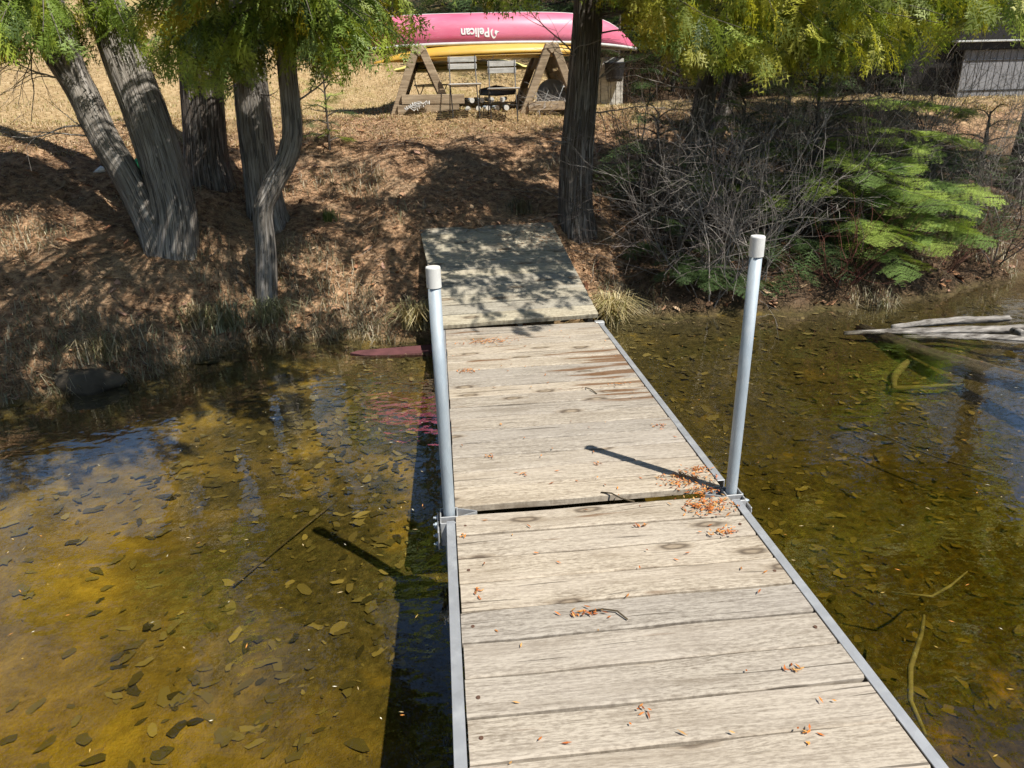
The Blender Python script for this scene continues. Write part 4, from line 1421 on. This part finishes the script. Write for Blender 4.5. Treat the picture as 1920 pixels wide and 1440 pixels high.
# ------------------------------------------------------------------ shed on the right
sh = empty('shed', (8.8, 9.6, 1.40), 'grey board shed with a pale roof edge behind the shrubs', 'shed')
for i in range(22):
    MB().box((.055 + i * .118, 0, .385), (.110, .03, .79), bev=.004).build('wall_board', M['shed'], sh)
MB().box((1.3, .05, .385), (2.6, .04, .80)).build('backing', M['darkboard'], sh)
MB().box((1.25, -.03, .835), (2.9, .10, .11), bev=.004).build('fascia', M['darkboard'], sh)
MB().box((1.25, -.06, .905), (3.0, .16, .028), bev=.004).build('roof_edge', M['trim'], sh)
MB().box((1.25, 1.5, 1.25), (2.9, 2.9, .66)).build('upper_wall', M['darkboard'], sh)
MB().box((-.45, 1.5, .6), (.8, 2.6, 1.9)).build('side_bay', M['darkboard'], sh)
for z in (.16, .62):
    MB().box((1.3, -.0225, z), (2.55, .012, .010)).build('batten', M['darkboard'], sh)

# ------------------------------------------------------------------ forest behind
BG = [(-2.6, 15.2, 7.5, 'spruce behind the bow of the red canoe'), (-.6, 13.2, 8, 'spruce behind the near half of the canoe hull'), (.7, 12.6, 8.5, 'dark spruce over the middle of the canoe'), (2.0, 12.2, 7, 'short spruce over the lettering of the canoe'), (3.1, 12.8, 9, 'tall spruce behind the ramp cedar'), (4.2, 11.8, 7.5, 'short spruce behind the slender leaning cedar'), (5.6, 12.4, 8.5, 'spruce between the leaning cedar and the shed'), (7.0, 12.8, 8, 'spruce beside the dark bay of the shed'), (9.5, 14.5, 9, 'tall spruce rising behind the shed'), (12.5, 12, 9, 'tall spruce far out past the shed'), (8.3, 13.4, 9.5, 'tall spruce directly behind the shed roof'), (6.2, 10.9, 8, 'spruce at the near corner of the far thicket'), (10.8, 12.4, 9.5, 'tall spruce off the far corner of the shed')]  # last three added to keep sky out of the water's reflection
for i, (x, y, h, lab) in enumerate(BG):
    rg = np.random.default_rng(300 + i)
    gz = float(H(x, y))
    e = empty('spruce_tree', (x, y, gz), lab, 'tree', 'spruces behind the lawn')
    me, P = trunk_mesh('trunk', [(0, 0, -.2), (0, 0, .3), (.05, 0, h * .5), (0, 0, h)], [.17, .15, .1, .02], 400 + i, 14, .3, .2, .05)
    link('trunk', me, M['bark2'], e)
    F, lines = Foliage(), []
    nb = 38
    for b in range(nb):
        u = (b + rg.random()) / nb
        z = .25 + (h - .5) * u ** 1.5
        a = b * 2.4 + rg.random() * .6
        L = 2.0 * (1 - z / h) ** .8 * (.75 + .4 * rg.random()) + .15
        bough(F, lines, (0, 0, z + .1), (math.cos(a) * L, math.sin(a) * L, z - .18 * L), .05, 5 + int(3 * L), .75, FIRL, fir_dark, rg, .25, (.09, .075, .06), .02, .25, 1.2)
    link('crown', F.mesh('crown'), M['fir'], e)
    link('limbs', branch_tubes('limbs', lines, 4), M['twig'], e)

# leafless hardwoods beyond the lawn on the left
for i, (x, y, h, lab) in enumerate([(-8.6, 17.5, 8, 'leafless hardwood tree at the top of the lawn'), (-11.5, 15.5, 9, 'tall leafless hardwood at the outer edge of the lawn'), (-6.2, 19.0, 8.5, 'leafless hardwood behind the leaning twin trunks')]):
    rg = np.random.default_rng(520 + i)
    gz = float(H(x, y))
    e = empty('bare_tree', (x, y, gz), lab, 'tree', 'leafless hardwoods above the lawn')
    me, P = trunk_mesh('trunk', [(0, 0, -.3), (0, 0, .4), (.1, 0, h * .35), (.2, .1, h * .62)], [.2, .18, .14, .08], 530 + i, 14, .3, .2, .05)
    link('trunk', me, M['bark2'], e)
    ls = []
    for b in range(22):
        p = P[int(len(P) * (.35 + .64 * rg.random()))]
        a = b * 2.4
        twig_walk(p, (math.cos(a) * .8, math.sin(a) * .8, .9), h * .42, .055, rg, ls, (.10, .085, .075), 0, 3, .3, .35, .02, .42)
    link('limbs', branch_tubes('limbs', ls, 5), M['twig'], e)

# brown undergrowth along the far edge of the lawn on the right
ls = []
for i in range(900):
    x = 2.3 + 7.0 * rng.random(); y = float(shore(x)) + 5.0 + 2.6 * rng.random()
    p = (x, y, float(H(x, y)))
    c = np.array([.13, .085, .055]) * (.25 + 1.0 * rng.random() ** 2)
    twig_walk(p, (rng.random() - .5, (rng.random() - .5) * .6, .9), .4 + .6 * rng.random(), .007, rng, ls, c, 1, 2, .12, .45, 0, .45)
o = link('undergrowth', branch_tubes('undergrowth', ls, 3), M['twig'])
tag(o, 'brown leafless undergrowth along the edge of the lawn', 'undergrowth', kind='stuff')


# ------------------------------------------------------------------ grass, litter, leaves
def blades(X, Y, L, w, lean, cols, rng, z0=None, up=1.0):
    """curved grass blades, three triangles each"""
    n = len(X)
    Z = (H(X, Y) if z0 is None else z0) - .01
    a = rng.random(n) * 2 * PI
    l = L * (.5 + .8 * rng.random(n))
    ln = lean * (.4 + .9 * rng.random(n))
    dx, dy = np.cos(a), np.sin(a)
    px, py = -dy, dx
    base = np.stack([X, Y, Z], 1)
    mid = base + np.stack([dx * l * .35 * ln, dy * l * .35 * ln, l * .6 * up], 1)
    tip = base + np.stack([dx * l * ln, dy * l * ln, l * (.85 - .5 * ln) * up], 1)
    tip[:, 2] = np.maximum(tip[:, 2], base[:, 2] + .01)
    s = np.stack([px, py, np.zeros(n)], 1) * w
    V = np.stack([base - s, base + s, mid + s * .8, mid - s * .8, tip], 1).reshape(-1, 3)
    o = np.arange(n)[:, None] * 5
    F = np.concatenate([o + [0, 1, 2], o + [0, 2, 3], o + [3, 2, 4]])
    cols = np.asarray(cols)
    c = cols[rng.integers(len(cols), size=n)] * (.65 + .6 * rng.random((n, 1)))
    C = np.repeat(c, 5, axis=0)
    return V, F, C


def slivers(X, Y, Z, L, w, cols, rng, tilt=.25):
    """little needles and bits lying on a surface, one thin triangle pair each"""
    n = len(X)
    a = rng.random(n) * 2 * PI
    l = L * (.4 + .9 * rng.random(n))
    d = np.stack([np.cos(a) * l, np.sin(a) * l, (rng.random(n) - .3) * l * tilt], 1)
    s = np.stack([-np.sin(a), np.cos(a), np.zeros(n)], 1) * w
    p = np.stack([X, Y, Z], 1)
    V = np.stack([p - d * .5, p + s, p + d * .5, p - s], 1).reshape(-1, 3)
    o = np.arange(n)[:, None] * 4
    F = np.concatenate([o + [0, 1, 2], o + [0, 2, 3]])
    cols = np.asarray(cols)
    c = cols[rng.integers(len(cols), size=n)] * (.6 + .7 * rng.random((n, 1)))
    return V, F, np.repeat(c, 4, axis=0)


STRAW = [(.50, .40, .24), (.42, .33, .19), (.58, .48, .31), (.33, .25, .14), (.30, .29, .14)]
NEEDLE = [(.54, .29, .15), (.30, .15, .075), (.66, .43, .26), (.14, .075, .04), (.70, .52, .35), (.60, .36, .20)]
# needle litter over the bank
n = 78000
X = -6.5 + 14 * rng.random(n); sdist = .02 + 4.1 * rng.random(n) ** .9
Yb = shore(X) + sdist
V, F, C = slivers(X, Yb, H(X, Yb) + .012 + .012 * rng.random(n), .11, .0032, NEEDLE, rng, .4)
C = C * np.repeat(np.where((X > 1.7) & (sdist < 2.2), .38, 1.0), 4)[:, None]  # needles on the right bank darkened to paint in the shrubs' shade
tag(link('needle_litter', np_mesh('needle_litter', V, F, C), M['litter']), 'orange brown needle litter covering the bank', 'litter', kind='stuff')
# dry grass on the bank, thick by the water at the left
n = 30000
X = -6.2 + 12.6 * rng.random(n); sdist = -.02 + 2.3 * rng.random(n) ** 1.6
Yb = shore(X) + sdist
keep = (noise2(X, Yb, 1.1) + .45 * (X < -.5) + .3 * (sdist < .5) > .35 + .5 * rng.random(n)) & ~((X > -.25) & (X < 1.4) & (sdist < 1.4))
V, F, C = blades(X[keep], Yb[keep], .145, .0030, 1.05, [(.42, .36, .24), (.34, .29, .18), (.50, .43, .30), (.25, .20, .12), (.28, .28, .17)], rng)
tag(link('bank_grass', np_mesh('bank_grass', V, F, C), M['grass']), 'matted dry grass along the water edge', 'grass', kind='stuff')
# lawn
n = 80000
X = -9 + 19 * rng.random(n); Yb = shore(X) + 3.1 + 7.5 * rng.random(n) ** 1.25
ok = ~((X > 2.4) & (Yb - shore(X) > 5.0))
X, Yb = X[ok], Yb[ok]
V, F, C = blades(X, Yb, .055, .0045, 1.0, [(.55, .42, .24), (.48, .35, .19), (.60, .47, .29), (.38, .27, .14), (.36, .33, .12)], rng)
tag(link('lawn_grass', np_mesh('lawn_grass', V, F, C), M['grass']), 'short dry straw coloured lawn', 'grass', kind='stuff')


def leaf_mesh(name, rg, size=1.0, lobes=False):
    """one curled dead leaf, a fan of triangles around its midrib"""
    k = 13 if lobes else 10
    V = [(0, 0, .0)]
    for i in range(k):
        a = 2 * PI * i / k
        r = (.5 + (.14 * math.cos(5 * a) if lobes else .10 * math.cos(2 * a))) * (.72 + .5 * rg.random())
        x, y = math.cos(a) * r, math.sin(a) * r * (.95 if lobes else .62)
        V.append((x * size, y * size, (.25 * y * y - .12 * x * x + .06 * (rg.random() - .5)) * size))
    F = [(0, 1 + i, 1 + (i + 1) % k) for i in range(k)]
    me = bpy.data.meshes.new(name)
    me.from_pydata(V, [], F)
    me.polygons.foreach_set('use_smooth', [True] * len(F))
    me.update()
    return me


def mat_deadleaf(name, c1, c2):
    t = NT(name)
    r = t.n('ObjectInfo').outputs['Random']
    n1 = t.noise(coord(t), 40.0, 3.0)
    c = t.mix(t.math('ADD', t.math('MULTIPLY', r, .8), t.math('MULTIPLY', n1, .3), True), c1, c2)
    return t.fin(c, .8, spec=.2)


M['sunkleaf'] = mat_deadleaf('sunken_leaf', (.06, .05, .02), (.22, .175, .07))
M['dryleaf'] = mat_deadleaf('dry_leaf', (.22, .11, .06), (.48, .31, .18))
rg = np.random.default_rng(77)
LM = [leaf_mesh('sunken_leaf', rg, 1.0, i % 3 == 2) for i in range(10)]
for me in LM: me.materials.append(M['sunkleaf'])
cnt = 0
while cnt < 300:
    side_l = rg.random() < .6
    if side_l:
        x, y = -2.9 + 2.7 * rg.random(), -1.4 + 4.0 * rg.random()
    else:
        x, y = 1.35 + 2.4 * rg.random(), -.9 + 3.8 * rg.random()
    if y > float(shore(x)) - .15 or y < -1.5 + abs(x) * .12: continue
    if side_l and rg.random() > .45 + .35 * (x + 2.2) + .22 * (y - .2): continue
    o = link('sunken_leaf', LM[cnt % 10])
    o.location = (x, y, float(H(x, y)) + .004 + .006 * rg.random())
    s = .045 + .05 * rg.random()
    o.scale = (s, s, s)
    o.rotation_euler = ((rg.random() - .5) * .25, (rg.random() - .5) * .25, rg.random() * 6.28)
    if side_l: tag(o, 'dead leaf on the golden lake bed on the shadow side of the dock', 'leaf', 'sunken leaves on the shadow side')
    else: tag(o, 'dead leaf on the olive lake bed on the driftwood side of the dock', 'leaf', 'sunken leaves on the driftwood side')
    cnt += 1


def leaf_scatter(n, fx, size, cols, rg, dz=.006, tilt=.5):
    X, Y = fx(n)
    Z = H(X, Y) + dz + .012 * rg.random(len(X))
    k = 8
    n = len(X)
    a = np.linspace(0, 2 * PI, k, endpoint=False)
    s = size * (.3 + 1.1 * rg.random(n) ** 2)
    rot = rg.random(n) * 2 * PI
    rr = (.5 + .10 * np.cos(2 * a)) * (.62 + .7 * rg.random((n, k)))
    lx, ly = np.cos(a) * rr, np.sin(a) * rr * (.45 + .35 * rg.random((n, 1)))
    lz = (rg.random((n, k)) - .5) * .18 * min(1.0, tilt * 2) + lx * ((rg.random((n, 1)) - .5) * tilt) + ly * ((rg.random((n, 1)) - .5) * tilt)
    x = (lx * np.cos(rot)[:, None] - ly * np.sin(rot)[:, None]) * s[:, None] + X[:, None]
    y = (lx * np.sin(rot)[:, None] + ly * np.cos(rot)[:, None]) * s[:, None] + Y[:, None]
    z = lz * s[:, None] + Z[:, None]
    V = np.stack([x, y, z], 2).reshape(-1, 3)
    o = np.arange(n)[:, None] * k
    F = np.concatenate([o + [0, i, i + 1] for i in range(1, k - 1)])
    cols = np.asarray(cols)
    c = cols[rg.integers(len(cols), size=n)] * (.6 + .7 * rg.random((n, 1)))
    return V, F, np.repeat(c, k, axis=0)


def bed_spots(n):
    X = np.concatenate([-4.2 + 4.2 * rg.random(n // 2), 1.2 + 4.2 * rg.random(n // 5)])
    Y = -1.6 + 5.4 * rg.random(len(X))
    keep = (Y < shore(X) - .03) & (rg.random(len(X)) < np.clip(.12 + .34 * (X + 1.9) + .26 * (Y - .1) + .6 * noise2(X, Y, .8), .025, 1))
    return X[keep], Y[keep]


V, F, C = leaf_scatter(13000, bed_spots, .064, [(.07, .058, .024), (.10, .08, .032), (.14, .11, .044), (.19, .15, .06), (.055, .046, .02), (.23, .18, .07)], rg, .001, .15)
tag(link('bed_leaves', np_mesh('bed_leaves', V, F, C), M['litter']), 'mat of small dead leaves and debris over the lake bed', 'leaves', kind='stuff')


def bank_spots(n):
    X = -6 + 12.5 * rg.random(n)
    Y = shore(X) + .02 + 3.4 * rg.random(n) ** 1.5
    keep = noise2(X, Y, 1.6) > -.2
    return X[keep], Y[keep]


V, F, C = leaf_scatter(2600, bank_spots, .062, [(.36, .19, .10), (.46, .27, .16), (.28, .13, .07), (.52, .36, .22), (.40, .24, .17)], rg, .02, 1.2)
tag(link('fallen_leaves', np_mesh('fallen_leaves', V, F, C), M['litter']), 'curled brown leaves strewn over the bank', 'leaves', kind='stuff')

# specks floating on the water
n = 420
X = np.concatenate([-3.2 + 3.1 * rg.random(n // 2), 1.35 + 3.6 * rg.random(n // 2)]); Yb = -1.3 + 4.4 * rg.random(n)
keep = Yb < shore(X) - .1
V, F, C = slivers(X[keep], Yb[keep], np.full(keep.sum(), WATER + .004), .022, .0022, [(.55, .42, .22), (.60, .25, .06), (.62, .58, .45), (.45, .30, .08)], rg, 0)
tag(link('floating_specks', np_mesh('floating_specks', V, F, C), M['litter']), 'tiny bits of bark and needles afloat on the water', 'debris', kind='stuff')

# orange cedar bits on the dock
ORG = [(.55, .17, .035), (.62, .24, .05), (.42, .12, .03), (.50, .28, .10), (.30, .10, .04)]
CL = [(1.06, -.03, .06, .035, 190), (1.09, .19, .05, .02, 60), (1.03, .235, .045, .02, 50), (1.09, .10, .05, .025, 70), (1.13, .28, .04, .015, 40), (1.0, .16, .03, .015, 25), (1.06, -.22, .03, .015, 40), (.33, 2.30, .10, .035, 160), (.16, 1.72, .03, .02, 40), (1.05, 1.35, .03, .01, 12),
      (.44, -.60, .03, .008, 26), (.76, -.13, .015, .006, 10), (.07, -.10, .01, .008, 5), (.10, -.45, .01, .008, 6), (.52, -1.02, .01, .008, 6), (.92, -1.15, .012, .015, 8), (1.0, -.92, .015, .01, 8), (.35, .35, .015, .01, 8), (.70, .40, .012, .01, 8), (.2, .55, .012, .008, 6), (1.10, .75, .03, .02, 14)]
Xs, Ys = [], []
for cx, cy, sx, sy, k in CL:
    Xs.append(cx + sx * rg.normal(size=k)); Ys.append(cy + sy * rg.normal(size=k))
Xs.append(.06 + 1.1 * rg.random(90)); Ys.append(-1.3 + 3.9 * rg.random(90))
X, Yb = np.concatenate(Xs), np.concatenate(Ys)
keep = (X > .03) & (X < 1.2)
X, Yb = X[keep], Yb[keep]
V, F, C = slivers(X, Yb, .005 + .007 * rg.random(len(X)), .024, .0032, ORG, rg, .35)
tag(link('cedar_bits', np_mesh('cedar_bits', V, F, C), M['litter']), 'orange cedar bits scattered over the dock planks', 'litter', kind='stuff')
# litter drifted onto the top of the ramp
n = 420
u = 1 - .36 * rg.random(n) ** 1.3; vv = .62 * (rg.random(n) ** .6) * 1.0
Rm = ramp.matrix_basis if False else (Matrix.Translation(ramp.location) @ ramp.rotation_euler.to_matrix().to_4x4())
P = np.array([tuple(Rm @ Vector((a * 1.0 - .02, b * RLEN, .006 + .006 * random.random()))) for a, b in zip(vv, u)])
V, F, C = slivers(P[:, 0], P[:, 1], P[:, 2], .05, .004, NEEDLE, rg, .4)
tag(link('ramp_litter', np_mesh('ramp_litter', V, F, C), M['litter']), 'brown needles drifted over the upper corner of the ramp', 'litter', kind='stuff')


ls = []
for i in range(150):
    x = -5.5 + 10.5 * rng.random(); y = float(shore(x)) + .15 + 3.2 * rng.random()
    L_ = .08 + .3 * rng.random() ** 2; a = rng.random() * 6.28
    pts = np.array([(x + math.cos(a) * L_ * t_ + .02 * math.sin(t_ * 5 + i), y + math.sin(a) * L_ * t_, 0) for t_ in np.linspace(0, 1, 5)])
    pts[:, 2] = H(pts[:, 0], pts[:, 1]) + .018
    ls.append((pts, .004, .002, np.array([.30, .25, .20]) * (.4 + .9 * rng.random())))
tag(link('fallen_twigs', branch_tubes('fallen_twigs', ls, 4), M['twig']), 'broken twigs strewn over the needle bank', 'twigs', kind='stuff')


# grass tufts beside the ramp and along the shore
def tuft(label, x, y, n, L, lean, cols, seed, rad=.07):
    rg_ = np.random.default_rng(seed)
    X = x + rad * rg_.normal(size=n) * .6; Y = y + rad * rg_.normal(size=n) * .6
    z = max(float(H(x, y)), WATER - .02)
    V, F, C = blades(X, Y, L, .0042, lean, cols, rg_, np.full(n, z))
    V = V - np.array([x, y, z])
    o = link('grass_tuft', np_mesh('grass_tuft', V, F, C), M['grass'], None, (x, y, z))
    tag(o, label, 'grass tuft', 'grass tufts at the waterline')


SEDGE = [(.52, .43, .22), (.46, .36, .17), (.58, .50, .30), (.34, .31, .13)]
tuft('full straw coloured grass tuft at the foot of the ramp beside the dark water', 1.50, 3.42, 420, .34, 1.0, SEDGE, 1, .09)
tuft('straw coloured grass tuft between the needle bank and the ramp side', -.20, 3.30, 300, .30, .9, SEDGE, 2, .08)
tuft('pale green grass tuft under the crooked cedar', -1.42, 3.52, 220, .26, .9, [(.36, .36, .22), (.44, .42, .28), (.28, .30, .15)], 3, .12)
tuft('loose pale grass clump beside the crooked cedar at the waterline', -1.75, 3.30, 160, .28, .9, [(.40, .39, .26), (.30, .31, .17)], 4, .12)
tuft('small green grass clump on the bank behind the crooked cedar', -1.02, 4.75, 70, .16, .6, [(.13, .20, .04), (.20, .25, .07)], 5, .06)
tuft('straw clump in front of the twin trunks', -1.9, 3.25, 180, .24, .9, STRAW, 6, .14)
tuft('straw clump above the half buried rock', -2.45, 2.75, 180, .24, .9, STRAW, 7, .16)
tuft('dark grassy clump behind the top of the ramp', .85, 4.72, 120, .2, .7, [(.12, .11, .06), (.2, .17, .09)], 8, .1)

# ------------------------------------------------------------------ rocks, logs, sticks
def rock(label, loc, size, seed, mat):
    rg_ = np.random.default_rng(seed)
    bm = bmesh.new()
    bmesh.ops.create_icosphere(bm, subdivisions=3, radius=1.0)
    k = rg_.normal(size=(6, 3)); ph = rg_.random(6) * 6
    for v in bm.verts:
        d = sum(.09 * math.sin(2.2 * float(np.dot(k[i], v.co)) + ph[i]) for i in range(6))
        v.co *= 1 + d
        v.co.x *= size[0]; v.co.y *= size[1]; v.co.z *= size[2]
    me = bpy.data.meshes.new('rock'); bm.to_mesh(me); bm.free()
    me.polygons.foreach_set('use_smooth', [True] * len(me.polygons))
    tag(link('rock', me, mat, None, loc), label, 'rock')


M['rock'] = mat_plain('mossy_rock', (.12, .095, .065), .95, var=.6, scale=9)
rock('flat grey brown rock half buried in the grass at the waterline', (-2.52, 2.52, -.20), (.20, .12, .085), 3, M['rock'])

lg = MB()
def log_pts(a, b, n, wob, seed):
    rg_ = np.random.default_rng(seed)
    a, b = np.array(a), np.array(b)
    ph = rg_.random(3) * 6
    return [tuple(a + (b - a) * t + np.array([math.sin(t * 5 + ph[0]) * wob, math.sin(t * 4 + ph[1]) * wob, math.sin(t * 6 + ph[2]) * wob * .4])) for t in np.linspace(0, 1, n)]
def log_mesh(lst, seed):
    Vs, Fs, off, smv = [], [], 0, []
    rg_ = np.random.default_rng(seed)
    me_all = MB()
    for pts, rads in lst:
        n0 = len(me_all.v)
        me_all.tube(pts, list(np.interp(np.linspace(0, 1, len(pts)), np.linspace(0, 1, len(rads)), rads)), 18)
        ph = rg_.random(4) * 6
        seg = 18
        for i in range(len(pts)):
            c = Vector(pts[i])
            for q in range(seg):
                idx = n0 + i * seg + q
                a = 2 * PI * q / seg
                f = 1 + .22 * math.sin(3 * a + ph[0] + i * .07) + .16 * math.sin(7 * a + ph[1] + i * .12) + .10 * math.sin(i * .9 + ph[2] + 2 * a) + .07 * math.sin(i * 2.3 + 5 * a)
                me_all.v[idx] = tuple(c + (Vector(me_all.v[idx]) - c) * f)
    return me_all


dl = empty('driftwood_log', (3.4, 2.85, -.2), 'bleached grey driftwood log lying half out of the water', 'log')
for nm, lst in (('log', [(log_pts((3.30, 2.86, -.29), (5.6, 2.22, -.17), 40, .03, 1), [.014, .024, .032, .044, .055])]),
                ('split_limb', [(log_pts((3.70, 2.84, -.245), (4.60, 2.68, -.165), 26, .02, 2), [.014, .026, .028, .02])]),
                ('lower_splinter', [(log_pts((3.70, 2.66, -.275), (4.9, 2.24, -.245), 26, .03, 3), [.012, .022, .026, .03])])):
    o = log_mesh(lst, 4).build(nm, M['drift'], dl); o.location = (-3.4, -2.85, .2)
knob = MB().tube([(4.35, 2.33, -.16), (4.35, 2.26, -.15), (4.35, 2.23, -.148)], [.03, .027, .02], 12).build('branch_stub', M['drift'], dl); knob.location = (-3.4, -2.85, .2)
sl = log_mesh([(log_pts((3.55, 2.98, -.31), (4.2, .9, -.29), 22, .05, 6), [.03, .06, .07, .075])], 7)
tag(sl.build('sunken_log', M['wetwood']), 'dark waterlogged log sloping under the surface below the driftwood', 'log')
yb_ = MB()
yb_.tube(log_pts((3.62, 2.45, -.39), (3.18, 1.95, -.42), 8, .02, 8), [.015, .025, .03, .03, .028, .024, .02, .015], 10)
yb_.tube(log_pts((3.2, 1.98, -.42), (3.75, 1.98, -.42), 8, .02, 9), [.02, .02, .018, .016, .014, .012, .01, .008], 10)
tag(yb_.build('sunken_branch', M['yellowwood']), 'yellowish forked branch under water below the driftwood', 'branch')
MBs = MB().tube([(1.60, -.78, -.50), (1.65, -.62, -.51), (1.74, -.48, -.50), (1.90, -.31, -.50), (1.97, -.22, -.49)], [.007, .010, .011, .009, .006], 10)
tag(MBs.build('sunken_stick', M['yellowwood']), 'long curved pale stick under water beside the dock', 'stick')
MBs = MB().tube([(1.93, -.06, -.49), (2.08, -.11, -.49), (2.2, -.06, -.485), (2.34, .02, -.48)], [.004, .006, .006, .003], 8)
tag(MBs.build('sunken_stick', M['yellowwood']), 'short bent pale stick under water farther out from the dock', 'stick')
for i, (a, b, lb) in enumerate((((-.62, 1.0, -.44), (-1.0, .35, -.47), 'thin dark stick on the lake bed near the dock shadow'), ((-1.9, 1.4, -.40), (-2.5, 1.2, -.42), 'thin stick on the lake bed far from the dock'), ((2.6, 1.4, -.42), (3.1, .8, -.47), 'thin dark stick on the leafy bed beyond the tall pole'))):
    tag(MB().tube(log_pts(a, b, 8, .02, 20 + i), .006, 6).build('sunken_stick', M['wetwood']), lb, 'stick')
# small twigs on the dock
tag(MB().tube([(.66, .14, .006), (.70, .12, .010), (.73, .075, .009), (.78, .045, .006)], .0032, 6).build('twig', M['wetwood']), 'thin dark twig on the middle dock section near the joint', 'twig')
tag(MB().tube([(.83, 1.32, .006), (.855, 1.28, .012), (.875, 1.22, .006)], .003, 6).build('twig', M['wetwood']), 'short dark twig beside the rust stains on the dock', 'twig')
tag(MB().tube([(.455, -.60, .006), (.50, -.60, .010), (.545, -.615, .010), (.57, -.655, .006)], .0028, 6).build('twig', M['wetwood']), 'curved dark twig by orange bits on the near dock section', 'twig')
# scraps between the twin trunks
gc = []
tag(MB().tube([(-2.86, 5.0, 1.03), (-2.80, 4.98, 1.10), (-2.72, 5.0, 1.06), (-2.68, 5.02, 1.02)], [.02, .06, .05, .02], 9).build('cloth_scrap', M['greencloth']), 'crumpled green cloth behind the leaning twin trunks', 'cloth')
tag(MB().tube([(-3.2, 4.95, 1.04), (-3.12, 4.93, 1.075), (-3.04, 4.97, 1.05)], [.015, .03, .012], 7).build('paper_scrap', M['white']), 'white scrap lying on the bank behind the leaning trunk', 'scrap')
